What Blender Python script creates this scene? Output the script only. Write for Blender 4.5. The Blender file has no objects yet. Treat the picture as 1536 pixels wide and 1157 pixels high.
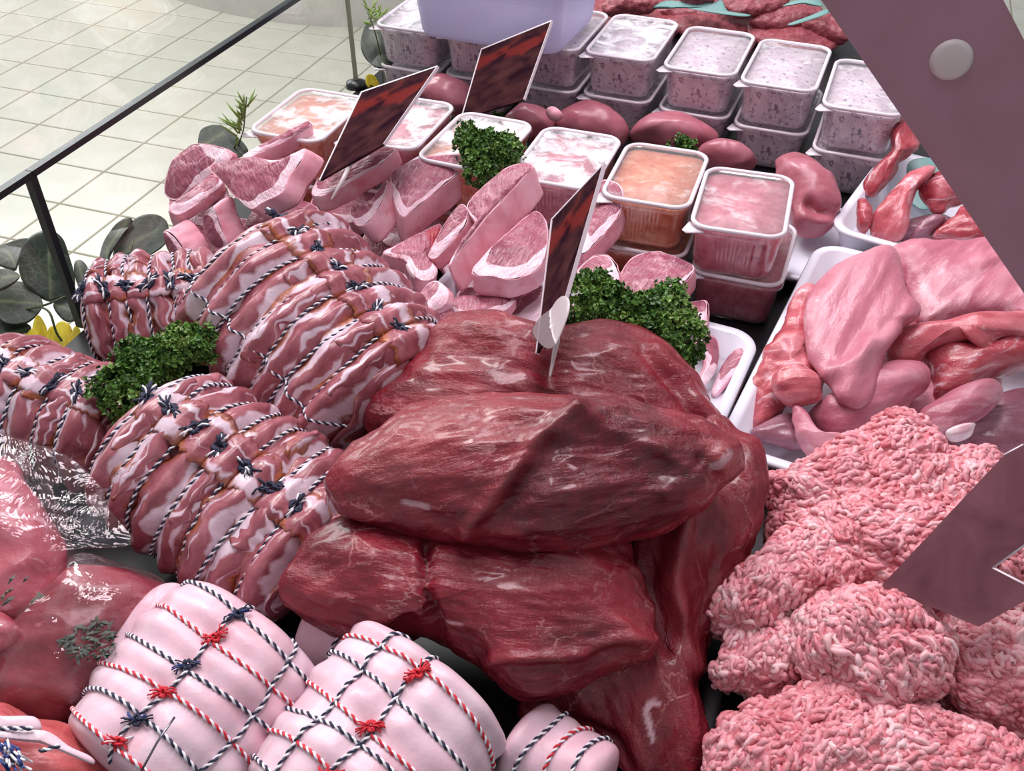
import bpy, math, random
import numpy as np
from mathutils import Vector, Matrix

random.seed(7)
RNG = np.random.default_rng(11)
S = bpy.context.scene
COL = S.collection

# ------------------------------------------------------------------ camera
FPX, CX, CY = 1475.0, 768.0, 578.5
PITCH = math.radians(40)
CAM = np.array([0.0, 0.0, 1.55])
FW = np.array([0, math.cos(PITCH), -math.sin(PITCH)])
UP = np.array([0, math.sin(PITCH), math.cos(PITCH)])
RT = np.array([1.0, 0, 0])
cd = bpy.data.cameras.new('camera')
cd.sensor_width = 36; cd.lens = 36 * FPX / 1536; cd.clip_start = .01
cam = bpy.data.objects.new('camera', cd); COL.objects.link(cam)
cam.location = CAM; cam.rotation_euler = (math.pi / 2 - PITCH, 0, 0)
S.camera = cam

# ------------------------------------------------------------------ light and exposure
S.view_settings.view_transform = 'Standard'; S.view_settings.look = 'None'
S.view_settings.exposure = -0.06; S.view_settings.gamma = 1.0
S.view_settings.use_curve_mapping = False
W = bpy.data.worlds.new('world'); S.world = W; W.use_nodes = True
W.node_tree.nodes['Background'].inputs[0].default_value = (.93, .96, 1, 1)
W.node_tree.nodes['Background'].inputs[1].default_value = .45
def area(name, loc, target, sx, sy, power, col):
    l = bpy.data.lights.new(name, 'AREA'); l.shape = 'RECTANGLE'; l.size = sx; l.size_y = sy
    l.energy = power; l.color = col
    o = bpy.data.objects.new(name, l); COL.objects.link(o); o.location = loc
    o.rotation_euler = (Vector(target) - Vector(loc)).to_track_quat('-Z', 'Y').to_euler()
area('counter_lamp', (0.15, 1.15, 2.55), (0.05, .95, .9), .3, 1.5, 24, (1, .86, .93))
area('ceiling_lamp', (-.9, 2.0, 3.0), (-.2, 1.1, .9), .4, 1.4, 46, (1, .97, .96))
area('shop_window', (-3.6, 5.2, 2.9), (-.6, 2.0, .5), 3.2, 1.8, 150, (.97, .99, 1))

# ------------------------------------------------------------------ maths helpers
DECK = .90
AX = np.array([.33, .944, 0]); AX /= np.linalg.norm(AX)      # along the counter
BX = np.array([AX[1], -AX[0], 0])                            # across the counter
ZUP = np.array([0, 0, 1.0])
def nrm(v):
    v = np.asarray(v, float); return v / (np.linalg.norm(v, axis=-1, keepdims=True) + 1e-12)
def ray(x, y): return FW + RT * (x - CX) / FPX + UP * (CY - y) / FPX
def Z(x, y, h):                                              # point on the horizontal plane h above the deck
    r = ray(x, y); return CAM + r * ((DECK + h - CAM[2]) / r[2])
def D(x, y, t): return CAM + ray(x, y) * t
def proj(P):
    d = np.asarray(P) - CAM; t = d @ FW
    return np.stack([CX + FPX * (d @ RT) / t, CY - FPX * (d @ UP) / t], -1)
def zp(ox, oy, s, pts): return [(ox + x / s, oy + y / s) for x, y in pts]
PERM = np.concatenate([RNG.permutation(256)] * 3)
GR = nrm(RNG.normal(size=(256, 3)))
def pn(P):                                                   # gradient noise about -0.7..0.7
    P = np.asarray(P, float); I = np.floor(P).astype(int); Fr = P - I; I &= 255
    w = Fr * Fr * Fr * (Fr * (Fr * 6 - 15) + 10); out = 0
    for dx in (0, 1):
        for dy in (0, 1):
            for dz in (0, 1):
                h = PERM[PERM[PERM[(I[:, 0] + dx) & 255] + ((I[:, 1] + dy) & 255)] + ((I[:, 2] + dz) & 255)]
                g = GR[h]; d = Fr - np.array([dx, dy, dz])
                ww = (w[:, 0] if dx else 1 - w[:, 0]) * (w[:, 1] if dy else 1 - w[:, 1]) * (w[:, 2] if dz else 1 - w[:, 2])
                out = out + ww * (g * d).sum(1)
    return out * 1.4
def smooth(a, b, x):
    t = np.clip((np.asarray(x) - a) / (b - a), 0, 1); return t * t * (3 - 2 * t)
def catmull(pts, n, closed=True):
    P = np.asarray(pts, float); m = len(P); dense = []
    rng = m if closed else m - 1
    for i in range(rng):
        if closed: p0, p1, p2, p3 = P[i - 1], P[i], P[(i + 1) % m], P[(i + 2) % m]
        else: p0, p1, p2, p3 = P[max(i - 1, 0)], P[i], P[i + 1], P[min(i + 2, m - 1)]
        t = np.linspace(0, 1, 16, endpoint=False)[:, None]
        dense.append(.5 * (2 * p1 + (p2 - p0) * t + (2 * p0 - 5 * p1 + 4 * p2 - p3) * t * t + (3 * p1 - p0 - 3 * p2 + p3) * t ** 3))
    Q = np.concatenate(dense)
    Q = np.concatenate([Q, Q[:1] if closed else P[-1:]])
    L = np.concatenate([[0], np.cumsum(np.linalg.norm(np.diff(Q, axis=0), axis=1))])
    s = np.linspace(0, L[-1], n, endpoint=not closed)
    return np.stack([np.interp(s, L, Q[:, k]) for k in range(P.shape[1])], 1)
def poly_dist(P, line):
    line = np.asarray(line, float)
    if len(line) == 1: return np.linalg.norm(P - line[0], axis=1)
    best = np.full(len(P), 1e9)
    for a, b in zip(line[:-1], line[1:]):
        ab = b - a; t = np.clip(((P - a) @ ab) / (ab @ ab + 1e-9), 0, 1)
        best = np.minimum(best, np.linalg.norm(P - (a + t[:, None] * ab), axis=1))
    return best
def grid_faces(nr, nc, wrap=False, off=0):
    F = []
    for i in range(nr - 1):
        for j in range(nc if wrap else nc - 1):
            k = (j + 1) % nc
            F.append((off + i * nc + j, off + i * nc + k, off + (i + 1) * nc + k, off + (i + 1) * nc + j))
    return F
def vnormals(V, F):
    N = np.zeros_like(V)
    T = [f for f in F if len(f) == 3]; Q = [f for f in F if len(f) == 4]
    for G in (T, Q):
        if not G: continue
        G = np.array(G); n = np.cross(V[G[:, 2]] - V[G[:, 0]], V[G[:, -1]] - V[G[:, 1]])
        for k in range(G.shape[1]): np.add.at(N, G[:, k], n)
    return nrm(N)

# ------------------------------------------------------------------ objects
def link(o, parent=None):
    COL.objects.link(o)
    if parent is not None: o.parent = parent
    return o
def mk(name, V, F, mats, parent=None, base=None, smooth_=True, attrs=None, mi=None):
    """one mesh object from world-space vertices; its origin is its parent's or `base`"""
    V = np.asarray(V, float)
    if parent is not None: base = np.array(parent['_o'])
    elif base is None: base = np.array([V[:, 0].mean(), V[:, 1].mean(), V[:, 2].min()])
    me = bpy.data.meshes.new(name)
    me.from_pydata((V - base).tolist(), [], [tuple(int(i) for i in f) for f in F])
    if not isinstance(mats, (list, tuple)): mats = [mats]
    for m in mats: me.materials.append(m)
    if mi is not None: me.polygons.foreach_set('material_index', np.asarray(mi, dtype=np.int32))
    if smooth_: me.polygons.foreach_set('use_smooth', np.ones(len(me.polygons), dtype=bool))
    for k, a in (attrs or {}).items():
        a = np.asarray(a, float)
        at = me.attributes.new(k, 'FLOAT_VECTOR' if a.ndim == 2 else 'FLOAT', 'POINT')
        at.data.foreach_set('vector' if a.ndim == 2 else 'value', a.ravel())
    me.update()
    o = bpy.data.objects.new(name, me)
    if parent is None: o.location = base
    link(o, parent)
    return o
def tag(o, label, cat, group=None, kind=None):
    o['label'] = label; o['category'] = cat
    if group: o['group'] = group
    if kind: o['kind'] = kind
    return o
def thing(name, base, label, cat, group=None):
    o = bpy.data.objects.new(name, None); o.empty_display_size = .02; COL.objects.link(o)
    o.location = base; o['_o'] = [float(v) for v in base]
    return tag(o, label, cat, group)
def box_mesh(c, ex, ey, ez):
    """box from a centre and three half-edge vectors"""
    c = np.asarray(c, float)
    V = [c + sx * np.asarray(ex) + sy * np.asarray(ey) + sz * np.asarray(ez) for sz in (-1, 1) for sx, sy in ((-1, -1), (1, -1), (1, 1), (-1, 1))]
    return np.array(V), [(3, 2, 1, 0), (4, 5, 6, 7), (0, 1, 5, 4), (1, 2, 6, 5), (2, 3, 7, 6), (3, 0, 4, 7)]
def join(parts):
    V, F, o = [], [], 0
    for v, f in parts:
        V.append(np.asarray(v, float)); F += [tuple(i + o for i in q) for q in f]; o += len(v)
    return np.concatenate(V), F
def frames(P, closed=False):
    P = np.asarray(P, float)
    T = nrm(np.roll(P, -1, 0) - np.roll(P, 1, 0)) if closed else nrm(np.gradient(P, axis=0))
    ref = np.array([.31, .22, .92]); n = nrm(ref - T[0] * (ref @ T[0])); N = [n]
    for i in range(1, len(P)):
        n = nrm(N[-1] - T[i] * (N[-1] @ T[i])); N.append(n)
    N = np.array(N); return T, N, np.cross(T, N)
def tube(P, r, k=6, closed=False, cap=True):
    P = np.asarray(P, float); n = len(P); r = np.broadcast_to(np.asarray(r, float), (n,))
    T, N, B = frames(P, closed)
    a = np.arange(k) * 2 * math.pi / k
    V = (P[:, None] + r[:, None, None] * (np.cos(a)[None, :, None] * N[:, None] + np.sin(a)[None, :, None] * B[:, None])).reshape(-1, 3)
    F = grid_faces(n, k, True)
    if closed: F += [((n - 1) * k + j, (n - 1) * k + (j + 1) % k, (j + 1) % k, j) for j in range(k)]
    elif cap: F += [tuple(range(k))[::-1], tuple((n - 1) * k + j for j in range(k))]
    return V, F
def resample(P, step):
    P = np.asarray(P, float); L = np.concatenate([[0], np.cumsum(np.linalg.norm(np.diff(P, axis=0), axis=1))])
    s = np.linspace(0, L[-1], max(4, int(L[-1] / step)))
    return np.stack([np.interp(s, L, P[:, k]) for k in range(3)], 1), s
def twine(name, P, c1, c2, parent, r=.0012, pitch=.0075):
    """two strands, one of each colour, twisted round the path"""
    P, s = resample(P, pitch / 7); T, N, B = frames(P); parts = []
    for k in (0, 1):
        ph = 2 * math.pi * s / pitch + math.pi * k
        parts.append(tube(P + r * .62 * (np.cos(ph)[:, None] * N + np.sin(ph)[:, None] * B), r * .68, 5))
    V, F = join(parts); n = len(parts[0][1])
    return mk(name, V, F, [c1, c2], parent, mi=[0] * n + [1] * (len(F) - n))
def knot(p, n, mats, parent, size=.006, ends=6, seed=0, spread=1.0):
    """a tied knot: a few tight turns and frayed string ends"""
    rg = np.random.default_rng(seed); n = nrm(n); u = nrm(np.cross(n, [.3, .5, .8])); v = np.cross(n, u); parts = []
    for k in range(3):
        a0 = rg.uniform(0, 6.28); t = np.linspace(0, 2 * math.pi * .92, 14); ca, sa = math.cos(a0), math.sin(a0)
        a, b = size * .62 * np.cos(t), size * .36 * np.sin(t)
        parts.append(tube(p + (a * ca - b * sa)[:, None] * u + (a * sa + b * ca)[:, None] * v + (size * .25 + size * .35 * np.abs(np.sin(t + k)))[:, None] * n, size * .17, 5))
    na = len(parts[0][1]) * 3
    for k in range(ends * 3):
        a0 = (0 if k % 2 else math.pi) + seed + rg.normal(0, .28); L = size * rg.uniform(.9, 1.9) * spread; t = np.linspace(0, 1, 5)
        ang = a0 + rg.normal(0, .25) * t
        parts.append(tube(p + (L * t * np.cos(ang))[:, None] * u + (L * t * np.sin(ang))[:, None] * v + (size * (.25 + .7 * np.sin(t * 2.4) * rg.uniform(.2, 1.2)))[:, None] * n, size * .09 * (1 + .3 * t), 4))
    V, F = join(parts); mi = [0] * na
    for q in range(3, len(parts)): mi += [int(q % 3 == 0)] * len(parts[q][1])
    return mk('knot', V, F, list(mats), parent, mi=mi)

# ------------------------------------------------------------------ materials
class NT:
    def __init__(s, name):
        s.m = bpy.data.materials.new(name); s.m.use_nodes = True; s.t = s.m.node_tree; s.t.nodes.clear()
        s.out = s.n('ShaderNodeOutputMaterial')
    def n(s, typ, **kw):
        o = s.t.nodes.new(typ)
        for k, v in kw.items(): setattr(o, k, v)
        return o
    def put(s, sock, v):
        if v is None: return
        if isinstance(v, bpy.types.NodeSocket): s.t.links.new(v, sock)
        elif isinstance(v, (tuple, list)) and len(v) == 3 and sock.type == 'RGBA': sock.default_value = (*v, 1)
        else: sock.default_value = v
    def attr(s, name, vec=True):
        o = s.n('ShaderNodeAttribute', attribute_name=name); return o.outputs['Vector' if vec else 'Fac']
    def obj(s): return s.n('ShaderNodeTexCoord').outputs['Object']
    def rnd(s): return s.n('ShaderNodeObjectInfo').outputs['Random']
    def scale(s, v, sc):
        o = s.n('ShaderNodeVectorMath', operation='MULTIPLY'); s.put(o.inputs[0], v); o.inputs[1].default_value = sc; return o.outputs[0]
    def addv(s, v, w):
        o = s.n('ShaderNodeVectorMath', operation='ADD'); s.put(o.inputs[0], v); s.put(o.inputs[1], w); return o.outputs[0]
    def comb(s, x, y, z):
        o = s.n('ShaderNodeCombineXYZ')
        for i, v in enumerate((x, y, z)): s.put(o.inputs[i], v)
        return o.outputs[0]
    def noise(s, v, sc, det=3, rough=.55, dist=0):
        o = s.n('ShaderNodeTexNoise'); s.put(o.inputs['Vector'], v); o.inputs['Scale'].default_value = sc
        o.inputs['Detail'].default_value = det; o.inputs['Roughness'].default_value = rough; o.inputs['Distortion'].default_value = dist
        return o.outputs['Fac']
    def vor(s, v, sc, feat='F1', out='Distance'):
        o = s.n('ShaderNodeTexVoronoi', feature=feat); s.put(o.inputs['Vector'], v); o.inputs['Scale'].default_value = sc; return o.outputs[out]
    def ramp(s, f, stops, interp='LINEAR'):
        o = s.n('ShaderNodeValToRGB'); s.put(o.inputs[0], f); r = o.color_ramp; r.interpolation = interp
        while len(r.elements) < len(stops): r.elements.new(.5)
        for e, (p, c) in zip(r.elements, stops):
            e.position = p; e.color = (*c, 1) if isinstance(c, (tuple, list)) else (c, c, c, 1)
        return o.outputs[0]
    def mix(s, f, a, b, blend='MIX'):
        o = s.n('ShaderNodeMix', data_type='RGBA', blend_type=blend); s.put(o.inputs[0], f); s.put(o.inputs[6], a); s.put(o.inputs[7], b); return o.outputs[2]
    def math(s, op, a, b=None, c=None, clamp=False):
        o = s.n('ShaderNodeMath', operation=op, use_clamp=clamp)
        for i, v in enumerate((a, b, c)): s.put(o.inputs[i], v)
        return o.outputs[0]
    def bump(s, h, st=.3, dist=.002, nrm_=None):
        o = s.n('ShaderNodeBump'); s.put(o.inputs['Height'], h); o.inputs['Strength'].default_value = st; o.inputs['Distance'].default_value = dist
        s.put(o.inputs['Normal'], nrm_); return o.outputs[0]
    def bsdf(s, col, rough=.4, bump=None, spec=.5, sss=0, coat=0, metal=0, alpha=None, trans=0, sssr=(.6, .25, .2), sssc=.006, coatr=.1):
        o = s.n('ShaderNodeBsdfPrincipled')
        s.put(o.inputs['Base Color'], col); s.put(o.inputs['Roughness'], rough); s.put(o.inputs['Normal'], bump)
        s.put(o.inputs['Specular IOR Level'], spec); s.put(o.inputs['Metallic'], metal)
        if sss:
            o.inputs['Subsurface Weight'].default_value = sss; o.inputs['Subsurface Radius'].default_value = sssr; o.inputs['Subsurface Scale'].default_value = sssc
        if coat: s.put(o.inputs['Coat Weight'], coat); o.inputs['Coat Roughness'].default_value = coatr
        if alpha is not None: s.put(o.inputs['Alpha'], alpha)
        if trans: o.inputs['Transmission Weight'].default_value = trans
        return o.outputs[0]
    def done(s, sh): s.put(s.out.inputs[0], sh); return s.m
def rgb(r, g, b):
    f = lambda c: (c / 255 / 12.92) if c / 255 <= .04045 else ((c / 255 + .055) / 1.055) ** 2.4
    return (f(r), f(g), f(b))
M = {}
def plain(name, c, rough=.4, **kw):
    t = NT(name); M[name] = t.done(t.bsdf(c, rough, **kw)); return M[name]

def m_beef():
    t = NT('beef'); q = t.attr('q')
    f1 = t.noise(t.scale(q, (.22, 1, 1)), 260, 4, .6, .6); f2 = t.noise(t.scale(q, (.5, 1, 1)), 34, 4, .6)
    c = t.ramp(f2, [(.28, rgb(92, 14, 27)), (.52, rgb(126, 27, 42)), (.74, rgb(150, 44, 58))])
    c = t.mix(t.ramp(f1, [(.52, 0.0), (.74, .3)]), c, rgb(170, 78, 90))
    silver = t.ramp(t.noise(t.scale(q, (.35, 1, 1)), 26, 6, .72, 1.5), [(.64, 0.0), (.7, .22), (.76, .04)])
    c = t.mix(silver, c, rgb(196, 128, 144))
    c = t.mix(t.math('MULTIPLY', t.attr('pale', False), .6), c, rgb(178, 92, 92))
    vein = t.ramp(t.vor(t.addv(t.scale(q, (.6, 1, 1)), t.scale(t.comb(f2, f1, f2), (.02, .02, .02))), 42, 'DISTANCE_TO_EDGE'), [(0.0, 1.0), (.03, 0.0)])
    vein = t.math('MULTIPLY', vein, t.ramp(t.noise(q, 22, 2), [(.48, 0.0), (.62, .6)]))
    c = t.mix(vein, c, rgb(206, 140, 140))
    c = t.mix(t.math('MULTIPLY', t.attr('cut', False), .75), c, t.ramp(t.noise(q, 120, 4), [(.35, rgb(66, 10, 22)), (.65, rgb(104, 24, 38))]))
    c = t.mix(t.attr('fat', False), c, rgb(226, 190, 200))
    hb = t.math('ADD', t.math('MULTIPLY', f1, .5), t.math('MULTIPLY', t.noise(t.scale(q, (.3, 1, 1)), 90, 4, .6, .5), 1.1))
    hb = t.math('ADD', hb, t.math('MULTIPLY', vein, .35))
    hb = t.math('ADD', hb, t.math('MULTIPLY', t.noise(t.scale(q, (1, .5, 1)), 330, 5, .7, 1.0), .42))
    b = t.bump(hb, .75, .0026)
    r = t.ramp(t.noise(q, 60, 4), [(.35, .2), (.65, .4)])
    M['beef'] = t.done(t.bsdf(c, r, b, .42, coat=t.ramp(t.noise(q, 28, 3), [(.4, .1), (.62, .5)]), coatr=.16))
m_beef()
def m_meat(name, dark, mid, lite, sc=40, stretch=(.4, 1, 1), rough=(.25, .45), bst=.35, fibre=220, white=None, sss=.0, coat=.2):
    t = NT(name); q = t.attr('q')
    f2 = t.noise(t.scale(q, stretch), sc, 5, .6, .5); f1 = t.noise(t.scale(q, (stretch[0] * .6, 1, 1)), fibre, 3, .6, .4)
    c = t.ramp(f2, [(.3, dark), (.5, mid), (.7, lite)])
    c = t.mix(t.ramp(f1, [(.5, 0.0), (.75, .3)]), c, lite)
    if white:
        w = t.ramp(t.noise(t.scale(q, (.25, 1, 1)), sc * .9, 6, .7, 1.2), [(.57, 0.0), (.68, .8)]); c = t.mix(w, c, white)
    b = t.bump(t.math('ADD', t.math('MULTIPLY', f1, .5), t.noise(q, sc * 2.2, 4, .6)), bst, .002)
    r = t.ramp(t.noise(q, sc * 1.6, 3), [(.35, rough[0]), (.65, rough[1])])
    M[name] = t.done(t.bsdf(c, r, b, .5, coat=coat, sss=sss, coatr=.2))
m_meat('chicken', rgb(170, 86, 106), rgb(192, 114, 132), rgb(212, 148, 162), 26, (.3, 1, 1), (.28, .45), .6, 170, rgb(226, 176, 188), coat=.05)
m_meat('chicken_red', rgb(162, 56, 66), rgb(192, 92, 102), rgb(214, 134, 144), 42, (.5, 1, 1), (.22, .4), .5, 180, rgb(238, 196, 204))
m_meat('bone_meat', rgb(134, 34, 46), rgb(168, 62, 74), rgb(198, 114, 124), 46, (.4, 1, 1), (.22, .4), .5, 170, rgb(226, 196, 206))
m_meat('liver', rgb(150, 76, 90), rgb(174, 98, 112), rgb(196, 128, 142), 16, (.7, 1, 1), (.28, .42), .35, 120, None, coat=.1)
m_meat('dark_offal', rgb(118, 62, 76), rgb(146, 92, 108), rgb(180, 138, 156), 30, (.4, 1, 1), (.2, .35), .3, 140, rgb(204, 176, 196))
m_meat('burger', rgb(122, 46, 56), rgb(152, 70, 80), rgb(180, 100, 108), 120, (1, 1, 1), (.35, .5), .7, 300)
m_meat('red_joint', rgb(160, 58, 62), rgb(188, 84, 86), rgb(208, 116, 114), 40, (.4, 1, 1), (.3, .45), .4, 200)
m_meat('bag_meat', rgb(150, 52, 66), rgb(180, 84, 98), rgb(208, 130, 144), 30, (.6, 1, 1), (.3, .45), .4, 150, rgb(238, 198, 208))
m_meat('bag_meat_dark', rgb(104, 26, 40), rgb(136, 48, 60), rgb(172, 86, 98), 26, (.6, 1, 1), (.3, .45), .4, 150, rgb(222, 164, 176))
m_meat('bacon_core', rgb(122, 50, 60), rgb(150, 76, 84), rgb(184, 118, 126), 40, (.6, 1, 1), (.25, .4), .6, 150, rgb(218, 190, 204))
def m_rind():
    t = NT('rind'); q = t.attr('q')
    f = t.noise(q, 24, 5, .6, .4); g = t.noise(q, 60, 4, .6)
    c = t.ramp(f, [(.3, rgb(224, 144, 160)), (.5, rgb(238, 172, 188)), (.72, rgb(244, 202, 212))])
    c = t.mix(t.ramp(g, [(.54, 0.0), (.72, .6)]), c, rgb(220, 116, 122))
    M['rind'] = t.done(t.bsdf(c, .42, t.bump(t.noise(q, 130, 4, .6), .3, .0015), .45, sss=.12, sssc=.004))
m_rind()
def m_lean():
    t = NT('chop_lean'); q = t.attr('q')
    f = t.noise(t.scale(q, (1, .4, 1)), 42, 5, .6, .6); g = t.noise(t.scale(q, (.25, 1, 1)), 300, 3, .6, .5)
    c = t.ramp(f, [(.3, rgb(132, 58, 80)), (.5, rgb(158, 82, 102)), (.7, rgb(182, 110, 128))])
    c = t.mix(t.ramp(g, [(.5, 0.0), (.72, .35)]), c, rgb(212, 160, 172))
    seam = t.ramp(t.vor(t.addv(q, t.scale(t.comb(f, g, f), (.03, .03, .03))), 24, 'DISTANCE_TO_EDGE'), [(0.0, .75), (.05, 0.0)])
    seam = t.math('MULTIPLY', seam, t.ramp(t.noise(q, 20, 2), [(.45, 0.0), (.6, 1.0)]))
    c = t.mix(seam, c, rgb(226, 178, 192))
    fat = t.math('ADD', t.attr('fat', False), t.math('MULTIPLY', t.math('SUBTRACT', t.noise(q, 70, 4, .6), .5), .5))
    c = t.mix(t.ramp(fat, [(.42, 0.0), (.58, 1.0)]), c, t.ramp(t.noise(q, 50, 3), [(.3, rgb(236, 190, 206)), (.7, rgb(244, 220, 230))]))
    red = t.ramp(t.math('ADD', t.attr('red', False), t.math('MULTIPLY', t.math('SUBTRACT', t.noise(q, 60, 4), .5), .7)), [(.5, 0.0), (.65, .75)])
    c = t.mix(red, c, rgb(178, 52, 62))
    M['chop_lean'] = t.done(t.bsdf(c, .3, t.bump(t.math('ADD', t.math('MULTIPLY', g, 1.6), t.noise(q, 80, 4, .6)), .6, .0024), .5))
m_lean()
def m_bone():
    t = NT('bone'); q = t.obj(); f = t.noise(q, 60, 4)
    M['bone'] = t.done(t.bsdf(t.ramp(f, [(.35, rgb(224, 176, 186)), (.6, rgb(244, 230, 232))]), .4, t.bump(f, .2, .001)))
m_bone()
def m_fat():
    t = NT('white_fat'); q = t.attr('q')
    f = t.noise(q, 11, 4, .6, .3); g = t.noise(q, 40, 5, .65)
    c = t.ramp(f, [(.3, rgb(222, 172, 186)), (.46, rgb(228, 194, 206)), (.7, rgb(230, 212, 222))])
    c = t.mix(t.ramp(t.noise(q, 19, 3, .6, .8), [(.6, 0.0), (.76, .65)]), c, rgb(232, 158, 164))
    M['white_fat'] = t.done(t.bsdf(c, t.ramp(g, [(.35, .3), (.65, .5)]), t.bump(t.math('ADD', g, t.math('MULTIPLY', t.noise(q, 170, 3), .3)), .38, .0022), .45, sss=.15, sssc=.004))
m_fat()
def m_bacon():
    t = NT('bacon'); u = t.attr('bu', False); q = t.attr('q')
    r = t.rnd(); sp = t.n('ShaderNodeSeparateXYZ'); t.put(sp.inputs[0], q); v = sp.outputs[0]
    flip = t.math('GREATER_THAN', r, .42)
    uu = t.math('ADD', t.math('MULTIPLY', flip, u), t.math('MULTIPLY', t.math('SUBTRACT', 1.0, flip), t.math('SUBTRACT', 1.0, u)))
    uu = t.math('ADD', uu, t.math('MULTIPLY', t.math('SUBTRACT', t.noise(q, 75, 4, .6), .5), .22))
    w1 = t.noise(t.comb(v, t.math('MULTIPLY', r, 37.0), 0.0), 24, 2, .5); w2 = t.noise(t.comb(v, t.math('MULTIPLY', r, 91.0), 3.0), 30, 2, .5)
    fwid = t.math('ADD', t.math('MULTIPLY', w1, 1.15), -.22)
    m1 = t.math('MULTIPLY', t.math('SUBTRACT', fwid, uu), 14.0, clamp=True)
    cen = t.math('ADD', t.math('MULTIPLY', w1, .6), .42)
    m2 = t.math('MULTIPLY', t.math('SUBTRACT', t.math('MULTIPLY', t.math('SUBTRACT', w2, .42), .42), t.math('ABSOLUTE', t.math('SUBTRACT', uu, cen))), 22.0, clamp=True)
    mask = t.math('MAXIMUM', m1, m2)
    lean = t.ramp(t.noise(t.scale(q, (.4, 1, 1)), 80, 4, .6, .5), [(.3, rgb(130, 62, 72)), (.5, rgb(158, 88, 98)), (.72, rgb(186, 122, 130))])
    fat = t.ramp(t.noise(q, 60, 4), [(.3, rgb(208, 176, 190)), (.7, rgb(230, 212, 224))])
    c = t.mix(mask, lean, fat)
    streak = t.ramp(t.noise(t.scale(q, (.3, 1, 1)), 40, 5, .7, 1.6), [(.66, 0.0), (.72, .6)])
    c = t.mix(streak, c, fat)
    br = t.math('ADD', t.attr('rim', False), t.math('MULTIPLY', t.math('SUBTRACT', t.noise(q, 26, 4, .65), .5), 2.6))
    c = t.mix(t.ramp(br, [(.66, 0.0), (.9, .9)]), c, t.ramp(t.noise(q, 110, 3), [(.35, rgb(120, 50, 30)), (.6, rgb(176, 98, 58)), (.75, rgb(204, 140, 92))]))
    b = t.bump(t.math('ADD', t.math('MULTIPLY', t.noise(q, 90, 4, .6), 1.0), t.math('MULTIPLY', mask, .25)), .4, .002)
    M['bacon'] = t.done(t.bsdf(c, t.ramp(t.noise(q, 70, 3), [(.35, .24), (.65, .44)]), b, .5, coat=.2, coatr=.2))
m_bacon()
def m_mince():
    t = NT('mince'); q = t.attr('q'); r = t.attr('rnd', False)
    c = t.ramp(r, [(.0, rgb(188, 92, 102)), (.25, rgb(212, 126, 136)), (.55, rgb(222, 146, 156)), (.8, rgb(232, 172, 178)), (1.0, rgb(238, 196, 200))])
    c = t.mix(t.ramp(t.noise(q, 240, 3), [(.45, 0.0), (.7, .35)]), c, rgb(240, 200, 206))
    M['mince'] = t.done(t.bsdf(c, .4, t.bump(t.noise(q, 420, 3, .6), .35, .0012), .4, sss=.12, sssc=.003))
m_mince()
def m_filling(name, a, b, c_, speck, amt):
    t = NT(name); q = t.obj(); f = t.noise(q, 60, 5, .6, .4)
    c = t.ramp(f, [(.3, a), (.5, b), (.7, c_)])
    if speck: c = t.mix(t.math('MULTIPLY', t.ramp(t.noise(q, 150, 4, .6, .4), [(.56, 0.0), (.64, 1.0)]), amt), c, speck)
    M[name] = t.done(t.bsdf(c, .35, t.bump(f, .2, .001), .5))
m_filling('filling_pate', rgb(206, 184, 200), rgb(222, 204, 216), rgb(238, 228, 234), rgb(112, 88, 118), .85)
m_filling('filling_orange', rgb(206, 112, 84), rgb(222, 142, 112), rgb(236, 178, 152), rgb(176, 80, 60), .5)
m_filling('filling_pink', rgb(186, 90, 108), rgb(208, 122, 138), rgb(226, 160, 172), rgb(130, 58, 80), .4)
def m_film(name, tint, rough, base, frost=None, bumps=None, fsc=26, edge=.45):
    """thin clear plastic: see-through, glossy, with whitish condensation where frosted"""
    t = NT(name); q = t.obj()
    lw = t.n('ShaderNodeLayerWeight'); lw.inputs[0].default_value = .25
    b = t.bump(t.noise(q, bumps[0], 4, .6, 1.2), bumps[1], bumps[2]) if bumps else None
    if b is not None: t.put(lw.inputs['Normal'], b)
    tr = t.n('ShaderNodeBsdfTransparent'); t.put(tr.inputs[0], tint)
    gl = t.n('ShaderNodeBsdfGlossy'); t.put(gl.inputs[0], (1, 1, 1)); gl.inputs['Roughness'].default_value = rough; t.put(gl.inputs['Normal'], b)
    fac = t.math('ADD', t.math('MULTIPLY', lw.outputs['Facing'], edge), base, clamp=True)
    mx = t.n('ShaderNodeMixShader'); t.put(mx.inputs[0], fac); t.put(mx.inputs[1], tr.outputs[0]); t.put(mx.inputs[2], gl.outputs[0]); sh = mx.outputs[0]
    if frost:
        df = t.n('ShaderNodeBsdfDiffuse'); t.put(df.inputs[0], frost[0])
        a = t.addv(q, t.comb(t.math('MULTIPLY', t.rnd(), 9.0), t.math('MULTIPLY', t.rnd(), 5.0), 0.0))
        m2 = t.n('ShaderNodeMixShader'); t.put(m2.inputs[0], t.ramp(t.noise(a, fsc, 4, .62, .4), [(frost[1], frost[3]), (frost[2], frost[4])]))
        t.put(m2.inputs[1], sh); t.put(m2.inputs[2], df.outputs[0]); sh = m2.outputs[0]
    M[name] = t.done(sh)
m_film('tub_plastic', (.99, .985, .99), .12, .04)
m_film('lid_film', (1, 1, 1), .16, .05, ((.92, .93, .96), .42, .6, .12, .85))
m_film('lid_film_clear', (1, 1, 1), .16, .05, ((.92, .93, .96), .56, .76, .06, .6))
m_film('bag_film', (.99, .97, .98), .05, .03, ((.86, .84, .88), .5, .8, .0, .08), (20, .8, .008), 40, edge=.24)
m_film('glass', (.965, .975, .968), .02, .015, edge=.16)
plain('rim_plastic', rgb(228, 218, 226), .25, coat=.4)
plain('tray_white', rgb(226, 226, 238), .28)
plain('clear_box', rgb(206, 200, 236), .3, alpha=.9)
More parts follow.
